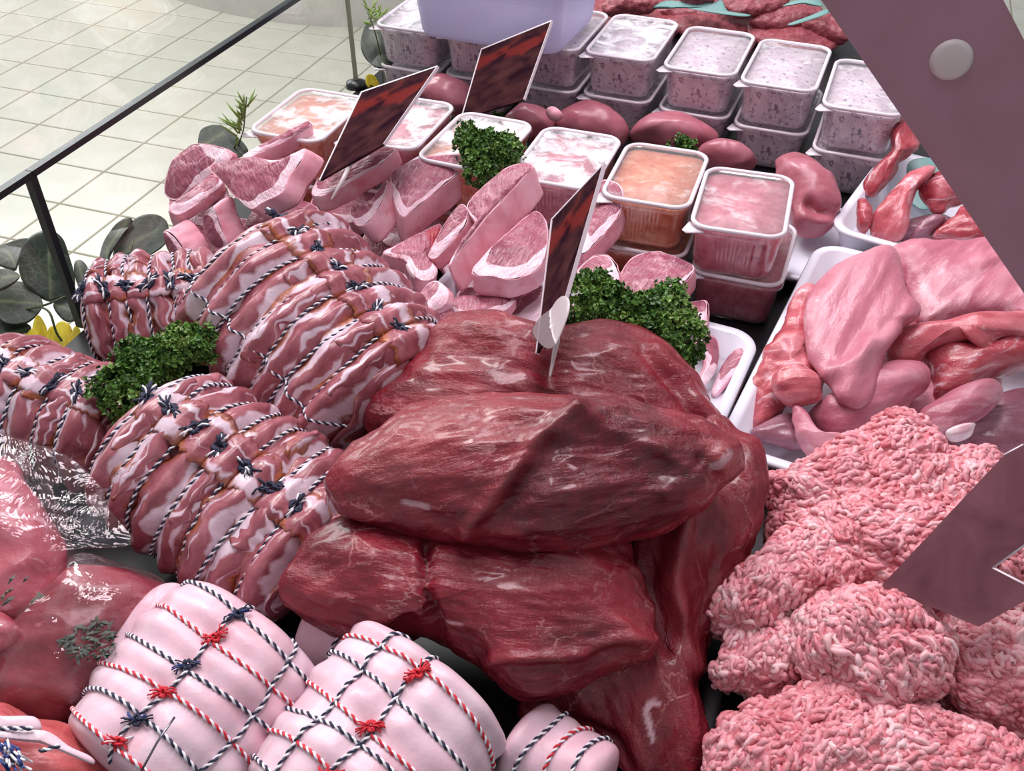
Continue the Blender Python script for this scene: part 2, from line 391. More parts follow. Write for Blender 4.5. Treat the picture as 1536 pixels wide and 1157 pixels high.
plain('navy', rgb(34, 40, 66), .65); plain('string_white', rgb(232, 230, 236), .7); plain('string_red', rgb(206, 38, 54), .65)
plain('string_blue', rgb(44, 66, 132), .65)
plain('ticket_black', rgb(52, 30, 38), .22, spec=.25)
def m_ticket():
    t = NT('ticket_banded'); q = t.attr('q'); sp = t.n('ShaderNodeSeparateXYZ'); t.put(sp.inputs[0], q)
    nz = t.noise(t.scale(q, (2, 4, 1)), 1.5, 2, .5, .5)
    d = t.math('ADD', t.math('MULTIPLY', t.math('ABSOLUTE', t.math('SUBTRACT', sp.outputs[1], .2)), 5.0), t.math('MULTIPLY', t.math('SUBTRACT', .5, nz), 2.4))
    c = t.mix(t.ramp(d, [(.25, .75), (.6, 0.0)]), t.ramp(nz, [(.3, rgb(36, 18, 28)), (.7, rgb(74, 44, 44))]), rgb(112, 40, 38))  # near-black mottled face with an uneven red band across the upper part
    M['ticket_banded'] = t.done(t.bsdf(c, .6, None, 0.0))
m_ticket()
plain('ticket_edge', rgb(206, 192, 200), .3)
plain('pin_clear', rgb(206, 192, 196), .2, alpha=.75)
plain('steel', rgb(140, 140, 148), .25, metal=1.0)
plain('black_rubber', rgb(22, 30, 34), .35)
plain('deck_black', rgb(26, 22, 26), .4)
plain('cap_white', rgb(196, 186, 186), .45)
plain('teal_sheet', rgb(110, 160, 156), .4)
plain('paper_white', rgb(210, 216, 220), .5)
plain('counter_panel', rgb(190, 190, 190), .4)
plain('stem_green', rgb(70, 84, 52), .5)
plain('glass_smear', rgb(150, 150, 130), .5)
def m_arm():
    t = NT('arm_plate'); q = t.obj(); f = t.noise(q, 9, 3); g = t.noise(q, 60, 4)
    c = t.ramp(f, [(.3, rgb(142, 104, 116)), (.7, rgb(160, 122, 138))])
    c = t.mix(t.ramp(t.noise(t.scale(q, (1, 3, 1)), 55, 5, .75), [(.7, 0.0), (.76, .6)]), c, rgb(60, 40, 46))
    M['arm_plate'] = t.done(t.bsdf(c, t.ramp(g, [(.3, .3), (.7, .45)]), None, .5))
    t = NT('ticket_mauve'); q = t.obj()
    M['ticket_mauve'] = t.done(t.bsdf(t.ramp(t.noise(q, 22, 4, .6, .5), [(.3, rgb(84, 46, 56)), (.7, rgb(118, 74, 84))]), .35, None, .25))
m_arm()
def m_leafs():
    t = NT('parsley'); r = t.attr('rnd', False)
    c = t.ramp(r, [(.0, rgb(30, 56, 24)), (.35, rgb(56, 94, 36)), (.7, rgb(92, 132, 52)), (1.0, rgb(150, 176, 96))])
    M['parsley'] = t.done(t.bsdf(c, .42, None, .4, sss=.0))
    t = NT('leaf'); q = t.attr('q')
    c = t.ramp(t.noise(q, 30, 4), [(.3, rgb(30, 44, 34)), (.6, rgb(46, 62, 48)), (.8, rgb(66, 80, 58))])
    v = t.ramp(t.vor(t.scale(q, (1, 1.6, 1)), 60, 'DISTANCE_TO_EDGE'), [(0.0, .4), (.04, 0.0)])
    c = t.mix(v, c, rgb(110, 124, 96)); c = t.mix(t.attr('rib', False), c, rgb(104, 118, 84))
    M['leaf'] = t.done(t.bsdf(c, .4, t.bump(t.noise(q, 90, 3), .2, .001)))
    t = NT('petal'); q = t.attr('q')
    M['petal'] = t.done(t.bsdf(t.ramp(t.noise(t.scale(q, (.3, 1, 1)), 120, 3), [(.3, rgb(206, 176, 26)), (.7, rgb(240, 222, 70))]), .45, None, .3))
    t = NT('herb'); r = t.attr('rnd', False)
    M['herb'] = t.done(t.bsdf(t.ramp(r, [(0.0, rgb(20, 28, 24)), (1.0, rgb(52, 64, 46))]), .5))
m_leafs()
def m_room():
    t = NT('floor_tile'); q = t.obj(); r = t.rnd()
    c = t.ramp(t.noise(q, 7, 4), [(.3, rgb(222, 220, 204)), (.7, rgb(234, 233, 220))])
    c = t.mix(t.math('MULTIPLY', r, .3), c, rgb(216, 212, 194))
    M['floor_tile'] = t.done(t.bsdf(c, .3, t.bump(t.noise(q, 30, 3), .08, .002)))
    M['grout'] = plain('grout', rgb(194, 191, 174), .7)
    t = NT('white_wall'); q = t.obj()
    M['white_wall'] = t.done(t.bsdf(t.ramp(t.noise(q, 3, 3), [(.3, rgb(214, 210, 204)), (.7, rgb(224, 220, 216))]), .5))
m_room()

# ------------------------------------------------------------------ shell: floor, wall, counter
def counter_pt(a, b, h=0.0): return np.array([-.471, .876, DECK + h]) + AX * a + BX * b
fl = mk('floor', *box_mesh((0, 3, -.02), (6, 0, 0), (0, 6, 0), (0, 0, .017)), M['grout'], smooth_=False)
fl['kind'] = 'structure'; fl['_o'] = [float(v) for v in fl.location]
TS = .222
t0 = Z(345 / 2.892, 437 / 2.892, -DECK)
def tile_mesh():
    s, g, bz = TS / 2 - .0035, .004, .004
    V = [(x * k, y * k, z) for z, k in ((-.006, s), (bz - .0015, s), (bz, s - .002)) for x, y in ((-1, -1), (1, -1), (1, 1), (-1, 1))]
    V = np.array(V); V[:, :3] = V[:, 0:1] * AX + V[:, 1:2] * BX + V[:, 2:3] * ZUP
    me = bpy.data.meshes.new('tile'); me.from_pydata(V.tolist(), [], grid_faces(3, 4, True) + [(8, 9, 10, 11)])
    me.materials.append(M['floor_tile']); return me
TM = tile_mesh()
for i in range(-14, 22):
    for j in range(-8, 24):
        p = t0 + AX * (i + .5) * TS + BX * (j + .5) * TS; p[2] = 0
        if (p - CAM) @ FW < .5: continue
        a = (p - np.array([-.471, .876, 0])) @ AX; b = (p - np.array([-.471, .876, 0])) @ BX
        x, y = proj(p)
        if x < -420 or x > 1600 or y < -130 or y > 600: continue
        if -1.4 < a < 1.35 and -.05 < b < 1.05: continue
        if 640 < x < 1440: continue
        if b > 0 and x < 1440 and x > 640: continue
        o = bpy.data.objects.new('tile', TM); link(o, fl); o.location = (p[0] - fl.location[0], p[1] - fl.location[1], -fl.location[2])
# curved white base of the shop wall beyond the aisle
base = [Z(x, y, -DECK) for x, y in ((150, -34), (235, -8), (310, 15), (400, 33), (470, 40), (545, 42), (640, 41), (760, 38), (900, 33))]
base = catmull(base, 40, False)
V = np.concatenate([base + ZUP * z for z in (0, .25, .9, 1.8)] + [base + ZUP * z + np.array([.05, .3, 0]) for z in (1.8, 0)])
o = mk('wall_back', V, grid_faces(6, 40), M['white_wall']); o['kind'] = 'structure'

ctr = thing('display_counter', counter_pt(0, .5, -DECK), 'refrigerated butcher display counter with dark deck and low glass front', 'counter')
A0, A1, WID = -1.15, 1.28, 1.0
mk('deck', *box_mesh(counter_pt((A0 + A1) / 2, WID / 2, -.02), AX * (A1 - A0) / 2, BX * WID / 2, ZUP * .0195), M['deck_black'], ctr, smooth_=False)
for b in (.02, WID - .02):
    mk('plinth_panel', *box_mesh(counter_pt((A0 + A1) / 2, b, -.04 - .43), AX * (A1 - A0) / 2, BX * .018, ZUP * .43), M['counter_panel'], ctr, smooth_=False)
for a in (A0 + .02, A1 - .02):
    mk('plinth_panel', *box_mesh(counter_pt(a, WID / 2, -.04 - .43), AX * .018, BX * (WID / 2 - .042), ZUP * .43), M['counter_panel'], ctr, smooth_=False)
GH = .184
joints = [A0 + .3, -.165, 0.0, .685, A1]
for k in range(len(joints) - 1):
    a, b = joints[k] + .003, joints[k + 1] - .003
    mk('lower_glass_pane', *box_mesh(counter_pt((a + b) / 2, -.006, GH / 2), AX * (b - a) / 2, BX * .003, ZUP * GH / 2), M['glass'], ctr, smooth_=False)
    mk('edge_trim', *box_mesh(counter_pt((a + b) / 2, -.006, GH + .002), AX * ((b - a) / 2 + .0025), BX * .0045, ZUP * .0035), M['black_rubber'], ctr, smooth_=False)
mk('joint_strip', *box_mesh(counter_pt(0, -.006, GH / 2), AX * .0042, BX * .0045, ZUP * GH / 2), M['black_rubber'], ctr, smooth_=False)
mk('joint_strip', *box_mesh(counter_pt(-.165, -.006, GH / 2), AX * .003, BX * .004, ZUP * GH / 2), M['black_rubber'], ctr, smooth_=False)
mk('joint_strip', *box_mesh(counter_pt(.685, -.006, GH / 2), AX * .0022, BX * .003, ZUP * GH / 2), M['glass_smear'], ctr, smooth_=False)
mk('joint_foot', *tube([counter_pt(.685, -.006, 0), counter_pt(.685, -.006, .008), counter_pt(.685, -.006, .012)], [.018, .016, .006], 16), M['black_rubber'], ctr)
e0 = Z(1, 318, GH); e1 = D(8, 0, .764); ed = nrm(e1 - e0); up_len = .5
off0 = (e0 - counter_pt(0, -.006, GH)) @ AX
lean = ed - AX * (ed @ AX)
pc = lambda a, s: counter_pt(a, -.006, GH + .006) + lean * s
nn = nrm(np.cross(AX, lean))
mk('upper_glass_pane', *box_mesh((pc(off0, 0) + pc(A1, up_len)) / 2, AX * (A1 - off0) / 2, lean * up_len / 2, nn * .003), M['glass'], ctr, smooth_=False)
mk('pane_edge', *box_mesh(pc(off0 - .004, up_len / 2), AX * .0035, lean * up_len / 2, nn * .004), M['black_rubber'], ctr, smooth_=False)
# leaning support arm with a white screw cap on the operator side
u_l, u_r, l_l, l_r = (1128, -150), (1427, -150), (1674, 640), (1838, 640)
pb = D(1640, 640, .955); pt = D(1278, -150, .74); ad = nrm(pt - pb); an = nrm(CAM - (pb + pt) / 2); an = nrm(an - ad * (an @ ad))
def on_plane(x, y, p0, n):
    r = ray(x, y); return CAM + r * (((p0 - CAM) @ n) / (r @ n))
Q = np.array([on_plane(x, y, pb, an) for x, y in (l_l, l_r, u_r, u_l)])
V = np.concatenate([Q, Q - an * .006])
arm = mk('support_arm', V, [(0, 1, 2, 3), (7, 6, 5, 4), (0, 4, 5, 1), (1, 5, 6, 2), (2, 6, 7, 3), (3, 7, 4, 0)], M['arm_plate'], ctr, smooth_=False)
arm['label'] = 'mauve grey support arm plate leaning over the counter'
cp = on_plane(1427, 90, pb, an); rr = 29 / FPX * ((cp - CAM) @ FW)
cu = nrm(np.cross(an, ad))
cap = []
for r_, z_ in ((rr * 1.06, 0), (rr, .0012), (rr * .97, .0026), (rr * .8, .0034), (rr * .4, .0038), (rr * .01, .004)):
    cap += [cp + an * z_ + r_ * (math.cos(k * math.pi / 14) * cu + math.sin(k * math.pi / 14) * ad) for k in range(28)]
arm['_o'] = ctr['_o']
mk('screw_cap', np.array(cap), grid_faces(6, 28, True), M['cap_white'], arm)['label'] = 'round white plastic screw cap'

# ------------------------------------------------------------------ organic shapes
def polar(out, c=None, na=120):
    O = catmull(out, na); c = np.asarray(c if c is not None else O.mean(0), float); return O, c
def pebble(out, h, k=.5, Tu=.03, Td=.02, c=None, na=120, nr=24, pu=2.4, pw=2.0, noise=((.002, 30, .5),), fib=(1, 0), feats=(), n=None, curl=0, floor=.004):
    """a rounded lump: pixel outline laid on a plane through height h, given real thickness on both sides"""
    O, c = polar(out, c, na); P0 = Z(c[0], c[1], h)
    if n is None: n = nrm((1 - k) * ZUP + k * nrm(CAM - P0))
    n = nrm(n); B = np.array([on_plane(x, y, P0, n) for x, y in O])
    s = 1 - (1 - np.linspace(0, 1, nr + 1)[1:]) ** 1.7
    ht = np.maximum(0, 1 - s ** pu) ** (1 / pw)
    top = [P0 + n * Tu]; rings = [P0 + si * (B - P0) + n * Tu * hi for si, hi in zip(s, ht)]
    ringb = [P0 + si * (B - P0) - n * Td * hi for si, hi in zip(s[:-1][::-1], ht[:-1][::-1])]
    V = np.concatenate([np.array(top)] + rings + ringb + [np.array([P0 - n * Td])])
    sv = np.concatenate([[0], np.repeat(s, na), np.repeat(s[:-1][::-1], na), [0]])
    nrow = 2 * nr - 1
    F = [(0, 1 + (j + 1) % na, 1 + j) for j in range(na)] + grid_faces(nrow, na, True, 1)
    last = len(V) - 1; b0 = 1 + (nrow - 1) * na
    F += [(last, b0 + j, b0 + (j + 1) % na) for j in range(na)]
    if np.cross(B[na // 3] - B[0], B[2 * na // 3] - B[0]) @ n > 0: F = [f[::-1] for f in F]
    istop = np.zeros(len(V)); istop[:1 + nr * na] = 1
    e1 = nrm(RT - n * (RT @ n)); e2 = np.cross(n, e1)
    fv = e1 * fib[0] + e2 * -fib[1]; fv = nrm(fv); gv = np.cross(n, fv)
    off = RNG.uniform(-9, 9, 3)
    q = np.stack([(V - P0) @ fv, (V - P0) @ gv, (V - P0) @ n], 1)
    px = proj(V); disp = np.zeros(len(V))
    for a, fr, st in noise:                                  # a negative stretch asks for ridged folds
        v_ = pn(q * fr * np.array([abs(st), 1, 1]) + off); disp += a * (np.abs(v_) - .2) if st < 0 else a * v_
    for line, amp, w in feats:
        disp += amp * np.exp(-(poly_dist(px, line) / w) ** 2) * istop
    N = vnormals(V, F); V = V + N * disp[:, None]
    if floor is not None: V[:, 2] = np.maximum(V[:, 2], DECK + floor)
    return dict(V=V, F=F, q=q + off * .1, s=sv, top=istop, px=px, n=n, P0=P0, na=na, nr=nr, c=c)
def lump(name, mat, label, cat, out, h, group=None, parent=None, attrs=None, **kw):
    p = pebble(out, h, **kw); at = {'q': p['q']}
    for k, fn in (attrs or {}).items(): at[k] = fn(p)
    o = mk(name, p['V'], p['F'], M[mat], parent, attrs=at)
    if label: tag(o, label, cat, group)
    return o, p

# ---- beef joints
ZB = lambda pts: zp(400, 460, 1.6605, pts)
def beef_attr(pales=(), fats=(), cuts=()):
    def pale(p):
        a = np.zeros(len(p['V']))
        for line, w, amp in pales: a = np.maximum(a, amp * np.exp(-(poly_dist(p['px'], line) / w) ** 2) * (0.6 + .9 * np.abs(pn(p['q'] * np.array([20, 60, 60])))))
        return np.clip(a * p['top'], 0, 1)
    def fat(p):
        a = np.zeros(len(p['V']))
        for line, w, amp in fats: a = np.maximum(a, amp * smooth(1.25, .75, poly_dist(p['px'], line) / w + .5 * pn(p['q'] * 140)))
        return np.clip(a * p['top'], 0, 1)
    def cut(p):
        a = np.zeros(len(p['V']))
        for line, w in cuts: a = np.maximum(a, smooth(1.15, .75, poly_dist(p['px'], line) / w + .35 * pn(p['q'] * 45)))
        return a * p['top']
    return {'pale': pale, 'fat': fat, 'cut': cut}
BN = ((.006, 14, .6), (-.006, 30, -.45), (.0022, 60, .5), (-.002, 95, -.35), (.0009, 190, .3))
lump('beef_joint', 'beef', 'lowest dark red beef joint hanging down between white rolls and mince', 'beef joint',
     ZB([(1110, 270), (1190, 310), (1236, 400), (1242, 520), (1200, 640), (1130, 800), (1082, 900), (1086, 1000), (1098, 1070), (1080, 1150), (1000, 1210), (900, 1200), (840, 1120), (780, 1080), (690, 1060), (640, 1000), (760, 900), (860, 740), (900, 560), (980, 400)]),
     .045, k=.75, Tu=.035, Td=.05, c=ZB([(985, 800)])[0], na=220, nr=54, noise=BN, fib=(.25, 1), group=None,
     feats=[(ZB([(1060, 480), (1030, 600), (1020, 700), (1050, 800), (1075, 900)]), .008, 14), (ZB([(960, 560), (950, 700), (1000, 820)]), -.012, 26),
            (ZB([(1130, 640), (1080, 800)]), -.01, 30), (ZB([(800, 1050), (860, 1080), (900, 1150)]), -.006, 10), (ZB([(1200, 350), (1215, 450)]), .008, 20)],
     attrs=beef_attr([(ZB([(1030, 560), (1015, 700), (1060, 860)]), 14, .35)], [(ZB([(955, 985), (945, 1010), (962, 1080)]), 4.5, .7), (ZB([(955, 985), (975, 990)]), 4.5, .7)]))
lump('beef_joint', 'beef', 'dark red beef joint at the back with price ticket stuck in it', 'beef joint',
     ZB([(245, 265), (300, 190), (380, 95), (455, 32), (540, 26), (630, 48), (700, 78), (780, 68), (880, 66), (960, 84), (1010, 120), (1065, 180), (1105, 250), (1130, 310), (1080, 360), (900, 360), (600, 340), (400, 350), (270, 330)]),
     .10, k=.45, Tu=.045, Td=.07, c=ZB([(690, 210)])[0], na=220, nr=50, noise=BN, fib=(1, .25),
     feats=[(ZB([(700, 150), (705, 215)]), -.012, 20), (ZB([(930, 120), (1010, 200), (1080, 300)]), -.006, 8), (ZB([(960, 110), (1040, 190), (1110, 300)]), .006, 10), (ZB([(860, 90), (960, 130)]), .006, 24), (ZB([(430, 60), (560, 60)]), .004, 20)],
     attrs=beef_attr([(ZB([(440, 60), (560, 60)]), 40, .3), (ZB([(800, 100), (960, 120)]), 30, .3)], []))
lump('beef_joint', 'beef', 'dark red beef joint with deep vertical crease, under the topmost joint', 'beef joint',
     ZB([(20, 705), (60, 625), (130, 562), (200, 537), (330, 560), (480, 590), (700, 600), (800, 585), (880, 580), (925, 660), (958, 750), (974, 825), (962, 875), (900, 895), (835, 920), (785, 962), (700, 987), (625, 972), (530, 890), (420, 825), (330, 805), (230, 832), (140, 805), (65, 765)]),
     .085, k=.62, Tu=.042, Td=.06, c=ZB([(520, 740)])[0], na=220, nr=54, noise=BN, fib=(1, .12),
     feats=[(ZB([(398, 590), (395, 700), (425, 812)]), -.011, 9), (ZB([(375, 640), (385, 760)]), .004, 12), (ZB([(560, 880), (760, 870), (870, 830), (960, 830)]), .005, 10), (ZB([(600, 900), (800, 895), (930, 855)]), -.006, 9),
            (ZB([(250, 620), (300, 700), (280, 780)]), .006, 26), (ZB([(880, 790), (930, 850)]), .005, 14)],
     attrs=beef_attr([(ZB([(430, 800), (500, 790)]), 6, .7), (ZB([(900, 790), (930, 850)]), 18, .45)], [(ZB([(428, 808), (440, 790), (480, 795)]), 2.5, .5)], []))
lump('beef_joint', 'beef', 'topmost dark red beef joint with shiny top and dark cut face', 'beef joint',
     ZB([(150, 452), (185, 398), (260, 330), (370, 258), (490, 230), (640, 232), (780, 238), (900, 255), (1000, 283), (1080, 300), (1140, 328), (1178, 372), (1178, 412), (1130, 455), (1090, 502), (1000, 547), (900, 580), (800, 602), (700, 615), (600, 602), (480, 590), (330, 560), (205, 522), (160, 492)]),
     .145, k=.55, Tu=.05, Td=.05, c=ZB([(680, 430)])[0], na=240, nr=56, noise=BN, fib=(1, -.15), pu=2.8,
     feats=[(ZB([(500, 545), (590, 450), (660, 350), (720, 300), (775, 268)]), .007, 12), (ZB([(560, 540), (640, 450), (720, 350)]), -.006, 20), (ZB([(770, 270), (880, 310), (980, 345), (1040, 400)]), .004, 10),
            (ZB([(820, 360), (960, 420)]), -.008, 40), (ZB([(1000, 470), (1080, 430), (1140, 360)]), .006, 16), (ZB([(1090, 380), (1120, 430)]), -.006, 10), (ZB([(200, 500), (420, 545), (640, 560)]), .004, 12)],
     attrs=beef_attr([(ZB([(300, 380), (450, 290), (620, 260)]), 60, .5), (ZB([(560, 500), (660, 350), (770, 268)]), 7, .6), (ZB([(1100, 350), (1150, 390)]), 14, .6)], [(ZB([(338, 492), (398, 500)]), 4, .45), (ZB([(1110, 400), (1140, 370)]), 5, .5), (ZB([(755, 392), (768, 398)]), 3, .5)], [(ZB([(800, 360), (960, 400)]), 78), (ZB([(700, 470), (960, 480)]), 62)]))
V = [Z(x, y, h) for x, y, h in ((592, 800, .118), (935, 800, .118), (915, 740, .124), (620, 740, .124))]
V = np.array(V + [v - ZUP * .0012 for v in V])
tag(mk('butcher_paper', V, [(0, 1, 2, 3), (7, 6, 5, 4), (0, 4, 5, 1), (1, 5, 6, 2), (2, 6, 7, 3), (3, 7, 4, 0)], M['paper_white'], smooth_=False), 'thin white paper sheet between two stacked beef joints', 'paper')

# ---- chops
def chop(label, face, ex, h, away=.5, fatw=.5, group='pork chops heaped beside the tubs', bone=None, na=72, red=0, c=None, cat='pork chop', name='pork_chop', rough=.0016):
    """a slab: face outline in pixels, rind side swept by the pixel offset ex and away from the camera"""
    O, c = polar(face, c, na); P0 = Z(c[0], c[1], h); t = (P0 - CAM) @ FW
    E = (RT * ex[0] - UP * ex[1]) / FPX * t; E = E + nrm(ray(*c)) * max(np.linalg.norm(E), .006) * (.25 + away)
    tc_ = nrm(CAM - P0); n = nrm(tc_ * .62 - nrm(E - tc_ * (E @ tc_)) * .55 + ZUP * .15); Bf = np.array([on_plane(x, y, P0, n) for x, y in O])
    exd = nrm(np.array(ex, float)); od = nrm(O - c); al = np.clip(od @ exd, -1, 1)
    fw = fatw * (.08 + .92 * smooth(-.25, .55, al))
    s = np.concatenate([np.linspace(.12, .9, 13), [.94, .97, .985]])
    dome = .004 * (1 - s ** 3)
    V = [P0[None] + n * .004] + [P0 + si * (Bf - P0) + n * d for si, d in zip(s, dome)]
    fat = [np.zeros(1)] + [smooth(1 - fw * 1.15, 1 - fw * .85, np.full(na, si)) for si in s]
    V = np.concatenate(V); fat = np.concatenate(fat)
    F = [(0, 1 + (j + 1) % na, 1 + j) for j in range(na)] + grid_faces(len(s), na, True, 1)
    off = RNG.uniform(-9, 9, 3); th = RNG.uniform(0, 6.28)
    e1 = nrm(np.cross(n, [.2, .1, .9])); e2 = np.cross(n, e1); f1 = e1 * math.cos(th) + e2 * math.sin(th)
    def qq(V): return np.stack([(V - P0) @ f1, (V - P0) @ np.cross(n, f1), (V - P0) @ n], 1) + off * .1
    V = V + n * ((.0022 * pn(V * 45 + off) + .0012 * pn(V * 110 + off)) * 1.0)[:, None]
    t_ = thing(name, np.array([P0[0], P0[1], P0[2] - .02]), label, cat, group)
    rd = np.clip(red * (.5 + .9 * pn(V * 25 + off)), 0, 1)
    sb = 1.0
    Bb = Bf + E * sb
    Vb = np.concatenate([(P0 + E)[None]] + [P0 + E + si * (Bf - P0) for si in (.5, .985)])
    Fb = [(0, 1 + j, 1 + (j + 1) % na) for j in range(na)] + [tuple(f[::-1]) for f in grid_faces(2, na, True, 1)]
    V[:, 2] = np.maximum(V[:, 2], DECK + .006); Vb[:, 2] = np.maximum(Vb[:, 2], DECK + .006)
    Vl, Fl = join([(V, F), (Vb, Fb)])
    mk('lean', Vl, Fl, M['chop_lean'], t_, attrs={'q': qq(Vl), 'fat': np.concatenate([fat, np.zeros(len(Vb))]), 'red': np.concatenate([rd, np.zeros(len(Vb))])})
    rows = [(0.0, .97, .004), (-.01, .992, 0), (0.02, 1.0, 0), (.1, 1.006, 0), (.3, 1.012, 0), (.5, 1.014, 0), (.7, 1.012, 0), (.9, 1.004, 0), (.97, .99, 0), (1.0, .955, 0)]
    R = np.concatenate([P0 + E * w + k_ * (Bf - P0) - n * d * .2 for w, k_, d in rows])
    ro = nrm(R - P0 - n * ((R - P0) @ n)[:, None])
    R = R + ro * (rough * 1.6 * pn(R * 40 + off) + rough * .6 * pn(R * 130 + off))[:, None]
    R[:, 2] = np.maximum(R[:, 2], DECK + .005)
    mk('rind', R, grid_faces(len(rows), na, True), M['rind'], t_, attrs={'q': qq(R)})
    if bone:
        bo = catmull(bone, 28); bc = bo.mean(0); pl = P0 + n * .003
        Bo = np.array([on_plane(x, y, pl, n) for x, y in bo]); b0 = on_plane(*bc, pl, n)
        Vv = np.concatenate([b0[None] + n * .0028] + [b0 + k_ * (Bo - b0) + n * z for k_, z in ((.5, .0026), (.85, .0018), (1, -.002))])
        mk('bone', Vv, [(0, 1 + (j + 1) % 28, 1 + j) for j in range(28)] + grid_faces(3, 28, True, 1), M['bone'], t_)
    return t_
Z6 = lambda pts: zp(230, 180, 3.84, pts); Z7 = lambda pts: zp(560, 200, 3.84, pts); Z8 = lambda pts: zp(800, 200, 3.84, pts)
def fill_chop(label, out, ex, h, **kw): return chop(label, out, ex, h, **kw)
# hidden base layer of the heap, only edges of it show
chop('pork chop at the bottom of the heap below the curled chop', Z6([(400, 700), (560, 640), (790, 550), (800, 640), (640, 760), (520, 860), (440, 840)]), (14, 22), .03, away=.8, fatw=.3)
chop('dark pork chop end under the square rind blocks', Z6([(250, 620), (420, 560), (600, 600), (560, 720), (420, 860), (300, 840)]), (8, 12), .02, away=.9)
chop('pork chop peeping out between the tied bacon joint and two rind ends', Z7([(-40, 560), (80, 640), (220, 720), (300, 860), (200, 900), (60, 860), (-60, 700)]), (10, 20), .03, away=.8)
chop('shadowed pork chop at the heap bottom beside the rear beef joint', Z7([(500, 900), (780, 900), (980, 880), (960, 1100), (700, 1130), (520, 1060)]), (4, 14), .04, away=.9)
chop('deep pink pork chop in shade beneath the bone end', Z7([(250, 980), (420, 950), (600, 1000), (560, 1120), (380, 1130), (260, 1090)]), (4, 10), .03, away=.9, red=.5)
chop('pork chop with a hooked rind over its top, beside the glass', Z6([(62, 430), (72, 330), (112, 235), (175, 172), (265, 140), (365, 150), (460, 195), (400, 270), (310, 330), (215, 400), (130, 460)]), (9, 3), .085, away=1.2, fatw=.45, red=.6)
chop('pork chop whose rind strip sticks up before a tub lid', Z6([(520, 200), (700, 105), (885, 12), (900, 40), (720, 140), (560, 214)]), (3, 22), .128, away=.9, fatw=.6)
chop('pork chop rind block below the hooked chop', Z6([(90, 505), (210, 410), (330, 318), (400, 360), (300, 450), (150, 545)]), (5, 12), .075, away=1.0, fatw=.7)
chop('big pork chop with a broad pale rind and bone, on top of the heap', Z6([(322, 270), (440, 235), (575, 215), (700, 232), (800, 200), (880, 162), (850, 240), (790, 320), (735, 420), (620, 480), (560, 515), (480, 450), (390, 350)]), (29, 17), .115, away=.35, fatw=.3)
chop('square pork rind end below the big bone chop', Z6([(285, 560), (345, 500), (380, 600), (430, 720), (370, 740), (310, 680)]), (28, -16), .06, away=.5, fatw=.5)
chop('square pork rind end next to the dark round leaves', Z6([(60, 640), (120, 670), (180, 760), (200, 832), (120, 800), (70, 720)]), (34, -18), .04, away=.5, fatw=.5)
chop('curled pork chop rind beside the front of the ticket', Z6([(910, 425), (950, 340), (1060, 310), (1200, 230), (1300, 175), (1400, 160), (1330, 240), (1200, 320), (1060, 400), (960, 440)]), (9, 24), .115, away=.5, fatw=.35, red=.3)
chop('pork chop with a tall curved rind, behind the tied bacon joint', Z6([(1130, 520), (1180, 480), (1260, 460), (1320, 400), (1350, 345), (1340, 420), (1290, 520), (1220, 600), (1160, 600)]), (24, 28), .10, away=.5, fatw=.5)
chop('pork chop with dark purple lean and wide rind, beside parsley', Z7([(95, 240), (180, 178), (280, 140), (420, 124), (545, 130), (575, 150), (480, 240), (340, 350), (220, 450), (165, 480), (120, 400)]), (3, 43), .11, away=.5, fatw=.2)
chop('pork chop with the longest rind slab, between two price tickets', Z7([(545, 420), (640, 300), (760, 205), (860, 170), (920, 185), (880, 240), (760, 370), (640, 500), (540, 630), (430, 770), (500, 640), (590, 540)]), (19, 42), .125, away=.35, fatw=.14, c=Z7([(690, 400)])[0])
chop('narrow pork rind piece wedged between two larger rinds', Z7([(505, 412), (545, 440), (520, 540), (440, 640), (360, 720), (318, 700), (380, 580), (450, 470)]), (10, 16), .10, away=.6, fatw=.6)
chop('pork chop with a bony red end and greyish side', Z7([(60, 690), (140, 640), (260, 580), (390, 525), (350, 640), (300, 700), (370, 790), (320, 850), (240, 830), (190, 740)]), (-4, 18), .085, away=.6, fatw=.3, red=.8, bone=Z7([(190, 750), (225, 760), (240, 830), (205, 800)]))
chop('pork chop with a thick white fat rim, leaning on the lower pile', Z7([(570, 800), (660, 680), (780, 570), (880, 480), (940, 448), (990, 500), (1008, 590), (985, 720), (920, 800), (800, 840), (690, 830)]), (2, 30), .10, away=.45, fatw=.36)
chop('pork chop curving behind the clear pinned ticket', Z7([(1200, 560), (1270, 420), (1300, 330), (1330, 270), (1420, 300), (1440, 400), (1380, 520), (1290, 620), (1200, 700)]), (6, 26), .105, away=.5, fatw=.42)
chop('pink rind strip below the pork chop with the thick fat rim', Z7([(230, 1010), (290, 890), (360, 850), (430, 900), (420, 980), (340, 1030), (260, 1080)]), (8, 6), .07, away=.8, fatw=.9)
chop('pork chop lying flat with white edge under the thick fat rim', Z7([(450, 960), (600, 930), (760, 940), (820, 960), (760, 1020), (620, 1060), (480, 1040)]), (2, 12), .06, away=.7, fatw=.4)
chop('pork chop with pale fat edge between parsley and stacked tubs', Z8([(470, 930), (500, 820), (560, 730), (640, 690), (740, 685), (850, 730), (930, 775), (880, 850), (800, 920), (690, 960), (560, 975)]), (3, 28), .075, away=.5, fatw=.26)
chop('small bumpy pink fat lump beside the bushy parsley', Z8([(250, 800), (300, 745), (350, 712), (430, 710), (480, 780), (490, 850), (400, 890), (300, 850)]), (4, 14), .09, away=.8, fatw=1.2, rough=.004)
chop('small cut pork rind block beside the white tray corner', Z8([(850, 1000), (920, 975), (995, 968), (1000, 1060), (990, 1130), (900, 1110)]), (2, 8), .05, away=1.2, fatw=1.2)

